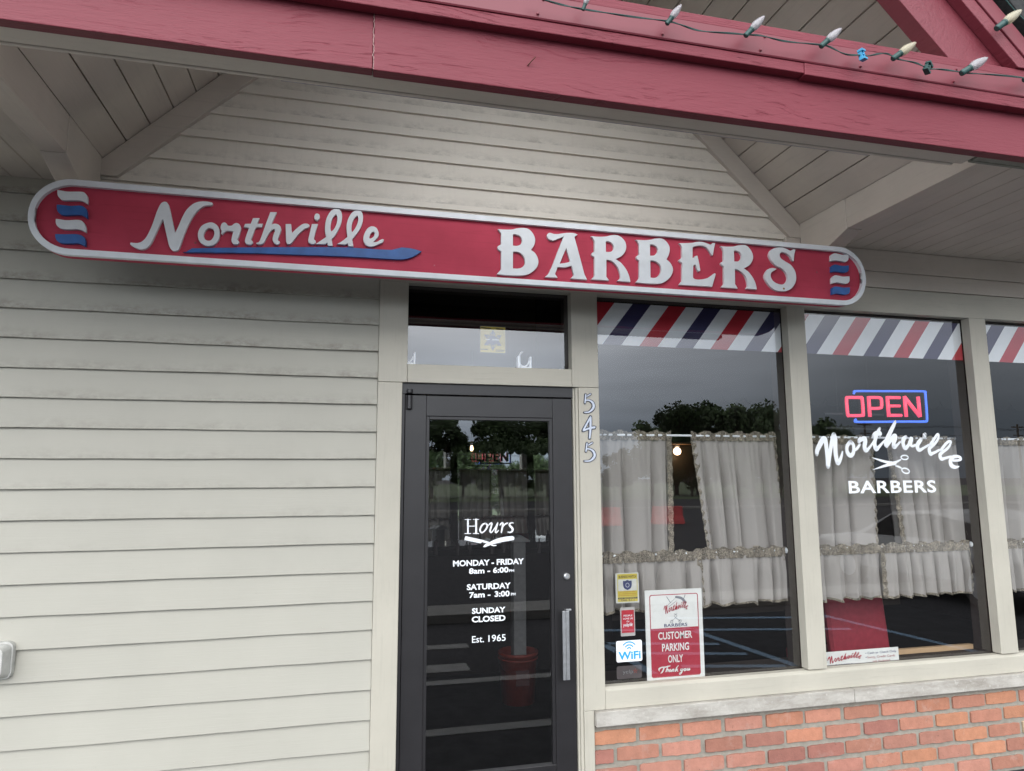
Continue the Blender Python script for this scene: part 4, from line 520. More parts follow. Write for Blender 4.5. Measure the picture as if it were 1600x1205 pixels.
for k in range(5, 12):
    x = -2.0+k*.43+rnd.uniform(-.04, .04)
    for z in (3.135, 3.190): MB().lathe([(0, 0), (.004, .001), (.005, .004), (.005, .008)], (x+(.02 if z > 3.15 else 0), FY-.0535, z), 8, 'y', cap=False).build('flashing_screw', M_redm, shop)
MB().box(-2.4, 3.45, FY-.047, FY-.0005, 3.204, 3.239).build('fascia_lip', M_red, shop, .003)
# nail bent out of the board
MB().tube([(.56, FY-.001, 2.972), (.575, FY-.02, 2.985), (.582, FY-.024, 2.992)], .0022, 6).build('bent_nail', plain('rust', (.12, .04, .03), .8), shop)
# tan tie beam behind the fascia: underside with a bead and a peeling caulk line on its inner edge
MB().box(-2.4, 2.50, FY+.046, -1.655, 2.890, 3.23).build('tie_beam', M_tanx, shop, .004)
MB().box(-2.4, 2.46, -1.6545, -1.640, 2.886, 2.93).build('beam_bead', M_tanx, shop, .003)
MB().box(-.25, 2.05, -1.6395, -1.634, 2.888, 2.897).build('caulk_line', plain('grey caulk', (.30, .28, .32), .8, var=.2, scale=60), shop, .001)
m = MB(); m.box(2.502, 3.44, FY+.046, FY+.075, 2.884, 2.9).box(2.502, 3.44, -1.70, -1.685, 2.884, 2.96)
x = 2.51
while x < 3.42: m.box(x, x+.018, FY+.0755, -1.7005, 2.885, 2.899); x += .085
m.build('soffit_vent', plain('vent paint', (.21, .215, .18), .6), shop, .001)
MB().box(2.502, 3.44, FY+.046, -1.69, 2.93, 3.2).build('vent_backing', M_blackgap, shop)
MB().box(2.5, 3.44, -1.684, -1.60, 2.962, 3.146).build('tie_beam', M_tanx, shop, .003)
# flat soffits of narrow boards either side
for nm, xs, xe, pitch in (('R', 2.995, 7.6, .1455), ('L', -3.2, -1.36, .1455)):
    m = MB(); x = xs
    while x < xe:
        x1 = min(x+pitch, xe); yf = -1.60 if x < 3.45 else -1.30
        m.prism([(x, 3.154), (x+.005, 3.148), (x1-.006, 3.148), (x1-.001, 3.154), (x1-.001, 3.166), (x, 3.166)], yf, .03); x += pitch
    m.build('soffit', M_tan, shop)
MB().box(3.45, 8, -1.345, -1.302, 3.10, 3.30).build('fascia_board', M_red, shop, .003)
# gable ceiling: wide boards with shadow gaps, both slopes at 45 degrees
for s in (1, -1):
    m = MB(); X = lambda x: .817 + s*(x-.817)
    t = 0.0; k = .7071
    while t < 3.0:
        a, b = t+.004, t+.1565-.004
        P_ = lambda u, d: (X(2.953-u*k+d*k), 3.279+u*k+d*k)
        m.prism([P_(a, .0), P_(b, .0), P_(b+.002, .02), P_(a-.002, .02)], -1.776, .03); t += .1565
    m.prism([P_(-.02, .0205), P_(3.02, .0205), P_(3.02, .035), P_(-.02, .035)], -1.776, .03)
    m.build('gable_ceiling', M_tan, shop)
    # side beam with its knee brace
    xi = X(2.953); xo = X(3.06); yb = -1.64
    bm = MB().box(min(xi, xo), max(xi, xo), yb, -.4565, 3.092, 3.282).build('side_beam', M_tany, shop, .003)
    a, b = min(xi, xo)-.003, max(xi, xo)+.003
    MB().prism([(-.455, 3.2815), (-.455, 3.088), (-.0225, 2.945), (-.0225, 3.2815)], a, b, 'x').build('beam_bracket', M_tany, bm, .004)
    MB().box(min(xo, X(3.09))+.0005, max(xo, X(3.09)), yb, -.03, 3.128, 3.147).build('soffit_molding', M_tany, shop, .003)
    # rake boards of the gable front
    def rk(nm, c0, c1, y0, y1, mat, zb=3.2395, parent=shop, ztop=None):
        p = [(X(c0-zb), zb), (X(c1-zb), zb), (X(.817), c1-.817), (X(.817), c0-.817)]
        return MB().prism(p, y0, y1).build(nm, mat, parent, .003)
    r0 = rk('rake_board', 5.60, 5.90, FY-.012, FY+.06, M_redd)
    rk('rake_trim', 5.872, 5.952, FY-.058, FY-.0125, M_redd, parent=r0); rk('rake_flashing', 5.955, 6.05, FY-.064, FY-.013, M_redm, parent=r0)
    rk('rake_filler', 5.901, 6.2, FY-.0115, FY+.05, M_redd, parent=r0)
    rk('drip_edge', 6.052, 6.19, FY-.030, FY-.0118, M_blackgap, parent=r0)
    rk('shingle_edge', 6.10, 6.255, FY-.085, FY-.0305, M_shedge, parent=r0)
    gr = MB().prism([(X(3.10), 3.205), (X(.817), 5.488), (X(.817), 5.53), (X(3.10), 3.247)], FY-.09, .5).build('gable_roof', M_shingle, shop)
# main roof slope behind the gable, in shingle courses
m = MB(); rnd = random.Random(9)
for side, xa, xb in ((1, 3.02, 8.2), (-1, -6, -1.3)):
    for k in range(34):
        u = k*.115; y0 = -1.36 + u*.66; z0 = 3.31 + u*.75; x = xa + rnd.uniform(0, .1)
        while x < xb:
            wd = rnd.uniform(.12, .24); l = .13; lift = rnd.uniform(.006, .014)
            if (y0 > -.1 or True): m.quad((x, y0-lift*.5, z0+lift), (x+wd-.004, y0-lift*.5, z0+lift), (x+wd-.004, y0+l*.66, z0+l*.75), (x, y0+l*.66, z0+l*.75)); m.quad((x, y0-lift*.5, z0+lift), (x+wd-.004, y0-lift*.5, z0+lift), (x+wd-.004, y0, z0-.002), (x, y0, z0-.002))
            x += wd
    m.quad((xa, -1.36, 3.305), (xb, -1.36, 3.305), (xb, 1.3, 6.32), (xa, 1.3, 6.32))
m.build('main_roof', M_shingle, shop)
# ---------------------------------------------------------------- the carved sign board, carried by the knee braces
sign = thing('shop_sign', 'long red carved shop sign with white rim and raised white lettering, under the gable', 'sign', (.82, -.38, 2.62))
x0, x1, z0, z1 = -1.470, 3.106, 2.6205, 2.986
bd = link('sign_board', outline([rrect(x0, x1, z0, z1, .178, 10)], -.379, .040, .002, 1), M_sgred, sign)
link('backing', outline([rrect(x0+.003, x1-.003, z0+.003, z1-.003, .175, 10)], -.3385, .004, 0, 1), M_dark, bd)
rim = outline([rrect(x0-.001, x1+.001, z0-.001, z1+.001, .178, 12), rrect(x0+.022, x1-.022, z0+.0265, z1-.0275, .156, 12)], -.403, .024, .002, 1)
link('rim', rim, M_sgwhite, bd)
for lp in OUT['big']: link('capital_letter', outline(lp, -.398, .0185, .0008), M_sgwhite, sign)
for lp in OUT['script']: link('script_letter', outline(lp, -.398, .0185, .0008), M_sgwhite, sign)
for lp in OUT['razor']: tag(link('underline_flourish', outline(lp, -.3965, .0168, .0012), M_sgblue, sign), 'blue razor shaped underline')
for lp in OUT['white']: tag(link('pole_stripe', outline(lp, -.3975, .018, .0008), M_sgwhite, sign), 'white wavy stripe')
for lp in OUT['blue']: tag(link('pole_stripe', outline(lp, -.3975, .018, .0008), M_sgblue, sign), 'blue wavy stripe')
M_plug = plain('faded plug', (.27, .06, .075), .6)
for x, z in ((-.90, 2.880), (-.755, 2.727), (2.775, 2.822), (2.53, 2.70)): MB().lathe([(0, -.3815), (.006, -.3812), (.007, -.379)], (x, 0, z), 12, 'y', cap=False).build('screw_plug', M_plug, bd)
MB().lathe([(0, -.3995), (.0065, -.3992), (.0075, -.398)], (2.523, 0, 2.697), 12, 'y', cap=False).build('rust_spot', plain('rust stain', (.28, .17, .06), .8), sign)
MB().box(-1.3, 2.95, -.334, -.30, 2.70, 2.74).build('mounting_batten', M_dark, sign); MB().box(-1.3, 2.95, -.334, -.30, 2.88, 2.92).build('mounting_batten', M_dark, sign)
# ---------------------------------------------------------------- house numbers
M_numedge = plain('number edge', (.012, .02, .06), .5); M_numface = plain('worn pale number', (.56, .61, .70), .45, .0, .10, 60)
for key, nm, lb in (('five', 'house_number', 'upper pale house number 5 directly above the house number 4'), ('four', 'house_number', 'pale house number 4 on the post beside the door'), ('five_low', 'house_number', 'lower pale house number 5 directly below the house number 4')):
    st = STR[key]; cx = sum(p[0] for s_ in st for p in s_)/sum(len(s_) for s_ in st); cz = min(p[1] for s_ in st for p in s_)
    nb = thing(nm, lb, 'house number', (cx, -.012, cz), 'house numbers on the door post')
    ribbons([[(a, b, w_*1.0) for a, b, w_ in s_] for s_ in st], -.0125, .0002, .004, .0021).build('numeral_edge', M_numedge, nb)
    ribbons([[(a, b, w_*.74) for a, b, w_ in s_] for s_ in st], -.0136, .0002).build('numeral_face', M_numface, nb)
# ---------------------------------------------------------------- outlet cover at the left
ob = thing('outlet_cover', 'pale grey rounded weatherproof outlet cover on the clapboard', 'outlet cover', (-1.61, 0, .65))
def rbox(x0, x1, z0, z1, y0, y1, r, mat, nm, par, taper=0.0):
    m = MB(); L0 = rrect(x0, x1, z0, z1, r, 6); L1 = rrect(x0+taper, x1-taper, z0+taper, z1-taper, max(.002, r-taper*.5), 6)
    A = [m.b.verts.new((p[0], y1, p[1])) for p in L0]; B = [m.b.verts.new((p[0], y0, p[1])) for p in L1]; n = len(A)
    for i in range(n): m.b.faces.new((A[i], A[(i+1) % n], B[(i+1) % n], B[i]))
    m.b.faces.new(B); m.b.faces.new(A[::-1]); return m.build(nm, mat, par, .002)
M_grey = plain('grey plastic', (.50, .50, .47), .5)
rbox(-1.70, -1.520, .640, .815, -.022, .004, .03, M_grey, 'back_plate', ob, .003); rbox(-1.692, -1.528, .648, .807, -.075, -.0225, .028, M_grey, 'lid', ob, .016)
# ---------------------------------------------------------------- string of holiday bulbs
sl = thing('string_lights', 'string of clear unlit holiday bulbs on green wire along the crimson fascia', 'string lights', WIRE[0])
wp = [tuple(p) for p in smooth_loop([tuple(p) for p in WIRE], False, 5)]
m = MB().tube(wp, .0021, 6); m.tube([(p[0], p[1]+.003*sin(i*.55), p[2]+.0032*cos(i*.55)) for i, p in enumerate(wp)], .0019, 6); m.build('wire', M_wire, sl)
def bulb(a, b, mat, par, ln=None):
    a, b = Vector(a), Vector(b); d = (b-a); ln = d.length; d.normalize(); d = (d + Vector((0, -.25, 0))).normalized()
    u = d.orthogonal().normalized(); v = d.cross(u)
    def rev(prof, nm, mt, pr):
        m = MB(); rings = []
        for r, h in prof: rings.append([m.b.verts.new(a + d*h*ln + (u*cos(2*pi*k/14)+v*sin(2*pi*k/14))*r*ln) for k in range(14)])
        for p, q in zip(rings, rings[1:]):
            for k in range(14): m.b.faces.new((p[k], p[(k+1) % 14], q[(k+1) % 14], q[k]))
        m.b.faces.new(rings[0]); m.b.faces.new(rings[-1]); return m.build(nm, mt, pr, smooth=nm == 'bulb')
    o = rev([(.07, .36), (.10, .39), (.13, .48), (.14, .58), (.122, .72), (.08, .87), (.04, .96), (.006, 1.0)], 'bulb', mat, par)
    rev([(.075, .06), (.09, .08), (.09, .33), (.10, .34), (.10, .40), (.07, .41)], 'socket', M_wire, o)
for i, (a, b) in enumerate(BULBS): bulb(a, b, M_bulbw if i == 4 else M_bulb, sl)
for i, c in enumerate(CLIPS):
    mt = M_clipb if i == 0 else M_wire; m = MB(); s_ = .017; ang = radians(-12 if i == 0 else 28)
    for (xa, xb, za, zb, ya, yb) in ((-.9, .9, .55, .95, -.6, .6), (-.9, .9, -.95, -.55, -.6, .6), (-.75, .75, -.55, .55, -.2, .6), (-.15, .15, -.5, .5, -.5, -.2), (-.5, .5, -.12, .12, -.45, -.2)):
        q = MB().box(xa*s_, xb*s_, ya*s_, yb*s_, za*s_*1.25, zb*s_*1.25).mesh(); q.transform(Matrix.Translation(Vector(c)) @ Matrix.Rotation(ang, 4, 'Y') @ Matrix.Rotation(radians(25), 4, 'Z')); m.b.from_mesh(q)
    tag(m.build('empty_socket', mt, sl, .0008), 'blue empty clip' if i == 0 else 'dark green empty clip')
rl = thing('string_lights', 'wire with one pale yellow bulb running up the gable rake', 'string lights', (2.7, FY-.08, 3.25))
m = MB().tube([(6.075-z, FY-.09+.004*sin(z*40), z) for z in [3.22+.05*k for k in range(14)]], .003, 6); m.build('wire', M_wire, rl)
bulb(RAKE_BULB[0], RAKE_BULB[1], M_bulbw, rl)
# ---------------------------------------------------------------- curtains
rndc = random.Random(21)
def sheet(m, f, nu, nv):
    V = [[m.b.verts.new(f(i/nu, j/nv)) for j in range(nv+1)] for i in range(nu+1)]
    for i in range(nu):
        for j in range(nv): m.b.faces.new((V[i][j], V[i+1][j], V[i+1][j+1], V[i][j+1]))
def curtain(label, xt0, xt1, xb0, xb1, zt, zb, y, folds, inner, group, head=.026, fringe=.014):
    cx = (xt0+xt1)/2; r = thing('curtain', label, 'curtain', (cx, y, zb), group)
    ph = [rndc.uniform(0, 6.28) for _ in range(6)]; k2 = folds*rndc.uniform(1.6, 2.1); wv = [rndc.uniform(-.5, .5) for _ in range(3)]
    def fy(u, v):      # v: 0 top .. 1 bottom
        g = u + .06*sin(5*u+ph[0]) + .03*sin(9*u+ph[1]); a = .004 + .034*min(1, v*2.0)
        p = 2*(1-abs(sin(pi*folds*g+ph[2])))**2.2 - .35
        return y + a*p + .16*a*sin(2*pi*k2*g+ph[3]) + (1-v)**3*.003*sin(2*pi*folds*3.3*u+1) + .01*v*sin(7*u+ph[4])
    def fx(u, v):
        s_ = .012*v*sin(2*pi*folds*u+ph[5]); return (xt0+(xt1-xt0)*u)*(1-v) + (xb0+(xb1-xb0)*u)*v + s_
    def fz(u, v): return zt + (zb + .008*sin(2*pi*folds*u+ph[2]+1) - zt)*v
    m = MB(); sheet(m, lambda u, v: (fx(u, v), fy(u, v), fz(u, v)), 150, 26); m.build('panel', M_cotton, r, smooth=True)
    m = MB(); N = int((xt1-xt0)/.0045)
    def ruf(u, v): q = abs(v-.45)*2; return (xt0+(xt1-xt0)*u + .003*sin(u*N*.9), fy(u, 0) - .010 - .008*q*sin(u*N*.95+3*sin(u*17+ph[0])) - .006*sin(u*N*.41), zt - .032 + (head+.032)*v + .008*q*sin(u*N*.23+ph[1])*(v > .5))
    sheet(m, ruf, N, 5); m.build('heading_ruffle', M_toile, r, smooth=True)
    for side in inner:      # ruffled edge down one side
        m = MB(); ww = .036; nn = int((zt-zb)/.006)
        u0 = 0 if side < 0 else 1
        def ed(u, v, side=side, u0=u0): return (fx(u0, u) - side*ww*v + side*.004 + .004*sin(u*nn*.5)*v, fy(u0, u) - .006 - .005*sin(u*nn*.55+2*v+sin(u*9)), fz(u0, u)+.003*sin(u*nn*.3))
        sheet(m, ed, nn, 4); m.build('edge_ruffle', M_toile, r, smooth=True)
    m = MB(); N2 = int(abs(xb1-xb0)/.006)
    sheet(m, lambda u, v: (fx(u, 1), fy(u, 1)-.004-.008*v*sin(u*N2*.5), fz(u, 1)+.004-fringe*v-.003*v*sin(u*N2*.21)), N2, 2); m.build('hem_ruffle', M_toile, r, smooth=True)
    return r
GU, GLW = 'upper cafe curtains', 'lower cafe curtain valances'
curtain('long cream curtain panel left of the gap in the first window beside the door', 1.50, 2.048, 1.50, 2.045, 1.845, 1.10, .20, 4, (1,), GU)
curtain('long cream curtain panel right of the gap in the first window beside the door', 2.190, 2.835, 2.262, 2.850, 1.845, 1.10, .20, 5, (-1, 1), GU)
curtain('short ruffled cream valance behind the yellow and red stickers', 1.50, 2.215, 1.50, 2.215, 1.082, .765, .17, 6, (1,), GLW, .034)
curtain('short ruffled cream valance right of the customer parking sign', 2.205, 2.845, 2.205, 2.845, 1.088, .775, .17, 5, (1,), GLW, .034)
curtain('long cream curtain panel under the first letters of the white window script', 2.99, 3.60, 2.99, 3.578, 1.830, 1.10, .20, 4, (1,), GU)
curtain('long cream curtain panel under the last letters of the white window script', 3.715, 4.36, 3.765, 4.345, 1.830, 1.10, .20, 4, (-1, 1), GU)
curtain('short ruffled cream valance above the red chair back', 2.99, 3.60, 2.99, 3.60, 1.085, .765, .17, 5, (1,), GLW, .032)
curtain('short ruffled cream valance right of the red chair back', 3.59, 4.345, 3.59, 4.345, 1.085, .765, .17, 6, (1,), GLW, .032)
curtain('long cream curtain panel in the third window at the right edge', 4.49, 5.15, 4.49, 5.10, 1.83, 1.10, .20, 5, (1,), GU)
curtain('short ruffled cream valance in the third window at the right edge', 4.49, 5.20, 4.49, 5.20, 1.085, .765, .17, 6, (1,), GLW, .032)
curtain('long cream curtain panel in the third window beyond the right edge', 5.25, 5.80, 5.3, 5.80, 1.83, 1.10, .20, 5, (-1,), GU)
for i, (x0, x1) in enumerate(((1.478, 2.8205), (2.9585, 4.3185), (4.4665, 5.8185))):
    ct = ('first window beside the door', 'window with the white script', 'third window at the right edge')[i]
    a = thing('curtain_rod', f'upper white curtain rod in the {ct}', 'curtain rod', (x0, .20, 1.845), 'white curtain rods'); MB().tube([(x0, .196, 1.846), (x1, .196, 1.846)], .0075, 10).build('rod', M_white, a, smooth=True)
    b = thing('curtain_rod', f'lower curtain rod with round end knob in the {ct}', 'curtain rod', (x0, .17, 1.09), 'white curtain rods'); MB().tube([(x0, .176, 1.095), (x1+.04, .176, 1.095)], .0075, 10).build('rod', M_white, b, smooth=True)
    MB().lathe([(0, x1+.0), (.022, x1+.003), (.026, x1+.010), (.022, x1+.017), (0, x1+.02)], (0, .150, 1.095), 16, 'x', cap=False).build('end_knob', M_white, b, smooth=True)
# ---------------------------------------------------------------- signs and stickers in the windows
M_navy = plain('navy ink', (.03, .04, .12), .6); M_sred = plain('sign red print', (.36, .025, .045), .5, var=.04); M_paper = plain('white card', (.68, .68, .65), .6, var=.03); M_yel = plain('yellow sticker', (.50, .40, .05), .6, var=.08); M_ink = plain('black ink', (.02, .02, .025), .6)
def card(nm, x0, x1, z0, z1, y, mat, par, r=.004, th=.002): return link(nm, outline([rrect(x0, x1, z0, z1, r)], y, th, 0, 1), mat, par)
def tf_fit(sts, x0, x1, z0, z1, shear=0, tilt=0.0):
    xs = [p[0] for s_ in sts for p in s_]; zs = [p[1] for s_ in sts for p in s_]; a, b, c, d = min(xs), max(xs), min(zs), max(zs); k = (x1-x0)/(b-a); kz = (z1-z0)/(d-c)
    return [[(x0+(p[0]-a)*k, z0+(p[1]-c)*kz + tilt*(p[0]-a)*k, p[2]*min(k, kz)*1.0) for p in s_] for s_ in sts]
# straighten the arch of the window script for the printed versions
flat = [[(p[0], p[1] + .45*(max(0, p[0]-3.62))*.62 - .25*max(0, 3.45-p[0])*-.6, p[2]) for p in s_] for s_ in STR['northville']]
ps = thing('parking_sign', 'white and red customer parking sign standing behind the glass of the first window', 'sign', (1.96, .085, .36))
y = .079
bdp = card('sign_panel', 1.777, 2.158, .34, .893, y, M_paper, ps, .006, .004)
link('red_border', outline([rrect(1.806, 2.131, .384, .866, .014), rrect(1.811, 2.126, .389, .861, .011)], y-.0012, .0006, 0, 1), M_sred, ps)
link('red_field', outline([[(2.126, .667, 1), (1.811, .667, 1)] + rrect(1.811, 2.126, .389, .6, .011)[18:]], y-.0006, .0004, 0, 1), M_sred, ps)
tx = [text('CUSTOMER', 1.856, 2.082, .601, .645, y-.0015, .02), text('PARKING', 1.879, 2.058, .532, .577, y-.0015, .02), text('ONLY', 1.916, 2.015, .465, .509, y-.0015, .02)]
link('white_lettering', join_mesh(tx), M_paper, ps); ribbons(STR['thank'], y-.0018).build('script_lettering', M_paper, ps)
link('navy_lettering', text('BARBERS', 1.898, 2.052, .673, .692, y-.0015, .012, 0, 1.05), M_navy, ps)
ribbons([[(a, b, w_*1.0) for a, b, w_ in s_] for s_ in tf_fit(flat, 1.900, 2.058, .752, .822)], y-.0015, .0003).build('red_script', M_sred, ps)
ribbons([[(1.920, .852, .004), (1.945, .815, .004)], [(2.045, .858, .004), (2.028, .82, .004)], [(1.918, .795, .002), (1.99, .85, .002)], [(1.93, .79, .002), (1.985, .825, .002)], [(1.982, .848, .012), (2.02, .838, .016), (2.046, .812, .014)], [(1.965, .75, .002), (1.985, .735, .002), (1.945, .705, .002)], [(1.985, .75, .002), (1.965, .735, .002), (2.005, .705, .002)], [(1.945, .712, .002), (1.937, .70, .002), (1.95, .697, .002), (1.955, .71, .002), (1.945, .712, .002)], [(2.0, .712, .002), (1.995, .70, .002), (2.008, .697, .002), (2.012, .71, .002), (2.0, .712, .002)]], y-.001, .0003).build('comb_and_scissors_drawing', plain('grey print', (.16, .17, .2), .6), ps)
y = .071
wt = thing('window_sticker', 'yellow business watch sticker with a dark police badge', 'sticker', (1.66, y, .83), 'stickers down the left of the first window')
card('backing', 1.586, 1.737, .828, 1.004, y, plain('clear film edge', (.5, .5, .46), .5), wt, .006, .0006)
card('yellow_face', 1.598, 1.727, .836, .998, y-.0008, M_yel, wt, .005, .0004); card('white_field', 1.602, 1.723, .899, .967, y-.0012, plain('pale grey card', (.52, .52, .48), .6), wt, .001, .0003)
link('badge', outline([[(1.662, .963, 1), (1.676, .957, 0), (1.690, .958, 1), (1.690, .935, 0), (1.684, .915, 0), (1.662, .903, 1), (1.640, .915, 0), (1.634, .935, 0), (1.634, .958, 1), (1.648, .957, 0)]], y-.0016, .0003, 0, 3), M_navy, wt)
link('badge_ring', outline([[(1.662+.013*cos(t*pi/6), .932+.014*sin(t*pi/6), 0) for t in range(12)], [(1.662+.009*cos(t*pi/6), .932+.010*sin(t*pi/6), 0) for t in range(12)]], y-.002, .0002, 0, 2), plain('badge silver', (.35, .36, .4), .5), wt)
card('black_bar', 1.600, 1.725, .8515, .861, y-.0012, M_ink, wt, .001, .0003)
link('black_lettering', join_mesh([text('BUSINESS WATCH', 1.607, 1.720, .974, .989, y-.0016, .012), text('DIAL 9-1-1', 1.620, 1.704, .8395, .849, y-.0016, .012), text('POLICE', 1.646, 1.678, .951, .956, y-.0022)]), M_ink, wt)
link('yellow_lettering', text('FOR EMERGENCY', 1.606, 1.718, .8535, .8595, y-.0018, .012), M_yel, wt)
ribbons([[(1.604+.01*(k == 0), z, .0016), (1.718-.01*(k == 0), z, .0016)] for k, z in enumerate((.893, .882, .872))], y-.0014, .0003).build('small_print', plain('red ink', (.35, .06, .03), .6), wt)
yl = thing('window_sticker', 'narrow red review card in a pale holder, between the badge and WiFi stickers', 'sticker', (1.66, y, .64), 'stickers down the left of the first window')
card('holder', 1.612, 1.705, .637, .803, y, plain('pale plastic', (.46, .44, .42), .4), yl, .006, .001); card('red_face', 1.6185, 1.699, .656, .787, y-.0012, plain('bright red print', (.45, .025, .04), .5), yl, .002, .0004)
link('white_lettering', join_mesh([text('PEOPLE', 1.632, 1.688, .750, .760, y-.002, .012), text('LOVE US', 1.629, 1.690, .733, .743, y-.002, .012), text('ON', 1.651, 1.667, .717, .726, y-.002, .012), text('yelp', 1.627, 1.668, .688, .711, y-.002, .015)]), M_white, yl)
def burst(cx, cz, r, y): return [[(cx+r*.25*cos(radians(90+72*k)), cz+r*.25*sin(radians(90+72*k)), r*.35), (cx+r*cos(radians(90+72*k)), cz+r*sin(radians(90+72*k)), r*.55)] for k in range(5)]
ribbons(burst(1.678, .703, .009, y), y-.0021, .0003).build('star_mark', M_white, yl)
wf = thing('window_sticker', 'bright white square WiFi sticker with blue arcs and letters', 'sticker', (1.66, y, .49), 'stickers down the left of the first window')
M_sky = plain('bright blue print', (.015, .33, .72), .5, var=.03)
card('white_face', 1.576, 1.740, .494, .614, y-.012, plain('bright white card', (.86, .88, .9), .5, var=.01), wf, .010, .002)
link('blue_lettering', text('WiFi', 1.588, 1.730, .507, .553, y-.0135, .03), M_sky, wf)
ribbons([[(1.657+r*cos(radians(a)), .560+r*sin(radians(a))*.95, .007) for a in (40, 65, 90, 115, 140)] for r in (.014, .031, .049)], y-.0136, .0003).build('signal_arcs', M_sky, wf)
yd = thing('window_sticker', 'dark smoky sticker below the WiFi sticker', 'sticker', (1.66, y, .395), 'stickers down the left of the first window')
card('dark_face', 1.580, 1.740, .395, .468, y, plain('smoky film', (.085, .07, .07), .4), yd, .012, .0008); link('black_lettering', text('yelp', 1.615, 1.685, .415, .449, y-.0012, .03), M_ink, yd)
link('pale_lettering', text('yelp', 1.617, 1.684, .417, .447, y-.0016, .004), plain('grey film', (.22, .21, .21), .5), yd); ribbons(burst(1.698, .436, .012, y), y-.0012, .0003).build('star_mark', plain('red star film', (.22, .07, .06), .5), yd)
cs = thing('payment_sign', 'small white counter sign with red script at the bottom left of the second window', 'sign', (3.31, .10, .345))
y = .098
card('sign_panel', 3.034, 3.592, .335, .452, y, M_paper, cs, .002, .003)
ribbons([[(a, b, w_*1.05) for a, b, w_ in s_] for s_ in tf_fit(flat, 3.045, 3.295, .382, .440)], y-.001, .0003).build('red_script', M_sred, cs)
link('navy_lettering', join_mesh([text('\u2022 Cash or Check Only.', 3.332, 3.578, .416, .434, y-.001, .006), text('BARBERS', 3.10, 3.23, .358, .373, y-.001, .01), text('\u2022', 3.332, 3.340, .398, .405, y-.001, .006)]), M_navy, cs)
link('red_lettering', join_mesh([text('Sorry, Credit Cards', 3.345, 3.562, .389, .408, y-.001, .006), text('not Accepted.', 3.385, 3.525, .364, .381, y-.001, .006)]), plain('brick red ink', (.30, .05, .05), .6), cs)
al = thing('alarm_sticker', 'yellow square alarm sticker with a dark six pointed star in the transom window', 'sticker', (.833, .07, 2.32))
y = .070
card('edge', .7535, .9125, 2.3215, 2.4855, y, M_navy, al, .001, .0005); card('yellow_face', .756, .910, 2.324, 2.483, y-.0007, M_yel, al, .001, .0004)
link('star', outline([[(.833+(.062 if k % 2 == 0 else .036)*cos(radians(90+30*k)), 2.400+(.066 if k % 2 == 0 else .038)*sin(radians(90+30*k)), 1) for k in range(12)]], y-.0012, .0004, 0, 1), plain('slate print', (.09, .10, .17), .6), al)
def arc_text(s_, cx, cz, r, a0, a1, h, y, flip=1):
    out = []
    for i, ch in enumerate(s_):
        a = radians(a0 + (a1-a0)*i/(len(s_)-1)); me = text(ch, -h*.36, h*.36, -h/2, h/2, 0, .012)
        me.transform(Matrix.Translation((cx+r*cos(a), y, cz+r*sin(a))) @ Matrix.Rotation(-(a-pi/2) if flip > 0 else -(a+pi/2), 4, 'Y')); out.append(me)
    return out
link('yellow_lettering', join_mesh(arc_text('GUARDIAN', .833, 2.398, .036, 165, 15, .012, y-.0018) + arc_text('ALARM', .833, 2.402, .037, 235, 305, .012, y-.0018, -1)), M_yel, al)
ribbons([[(.790, 2.403, .006), (.812, 2.403, .006)], [(.828, 2.403, .006), (.870, 2.403, .005)]], y-.0018, .0003).build('white_bars', M_white, al)
ribbons([[(.763, 2.474, .006), (.82, 2.472, .006)], [(.855, 2.472, .006), (.897, 2.470, .006)], [(.76, 2.343, .005), (.80, 2.342, .005)], [(.85, 2.341, .004), (.905, 2.340, .004)], [(.852, 2.333, .003), (.90, 2.332, .003)]], y-.0012, .0003).build('small_print', M_ink, al)
for x, rr in ((1.041, .036), (.325, .042)):
    hk = thing('cable_clip', 'white plastic ring bracket ' + ('right of the yellow sticker in the transom window' if x > 1 else 'at the left end of the transom window'), 'bracket', (x, .12, 2.245), 'white brackets on the transom ledge')
    m = MB().box(x-rr-.010, x-rr+.008, .10, .14, 2.236, 2.315).box(x+rr-.004, x+rr+.006, .10, .14, 2.236, 2.315).box(x-rr+.0085, x+rr-.0045, .10, .14, 2.236, 2.250); m.build('bracket', M_white, hk, .002)
    MB().tube([(x-.002+rr*.92*cos(radians(a)), .12, 2.300+.046*sin(radians(a))) for a in range(100, 360, 12)], [.007*(.35+.65*min(1, abs(270-a)/100)) if False else .005 for a in range(100, 360, 12)], 8).build('ring', M_white, hk, smooth=True)
# lit OPEN sign
on = thing('open_sign', 'lit red OPEN sign with a blue outline hanging in the second window', 'neon sign', (3.42, .14, 1.95))
M_nr = emit_mat('red tube glow', (1.0, .075, .15), 1.0); M_nb = emit_mat('blue tube glow', (.07, .20, .95), .85); M_nd = plain('unlit blue tube', (.07, .12, .2), .4)
def tubes(sts, mat, nm, par, k=.42):
    m = MB()
    for s_ in sts:
        p = smooth_loop([(a, b, c) for a, b, c in s_], False, 4) if len(s_) > 2 else s_
        m.tube([(q[0], .13, q[1]) for q in p], [max(.004, q[2]*k) for q in p], 8)
    return m.build(nm, mat, par, smooth=True)
for st, nm in ((STR['neon_red'][0:1], 'letter_o'), (STR['neon_red'][1:3], 'letter_p'), (STR['neon_red'][3:7], 'letter_e'), (STR['neon_red'][7:10], 'letter_n')): tubes(st, M_nr, 'red_letter_tube', on)
tubes(STR['neon_blue'], M_nb, 'blue_outline_tube', on)
for st in STR['neon_red'] + STR['neon_blue']:
    p_ = smooth_loop([(a, b, c) for a, b, c in st], False, 4) if len(st) > 2 else st
    MB().tube([(q[0], .1462, q[1]) for q in p_], [max(.004, q[2]*.64) for q in p_], 6).build('tube_housing', M_blackgap, on, smooth=True)
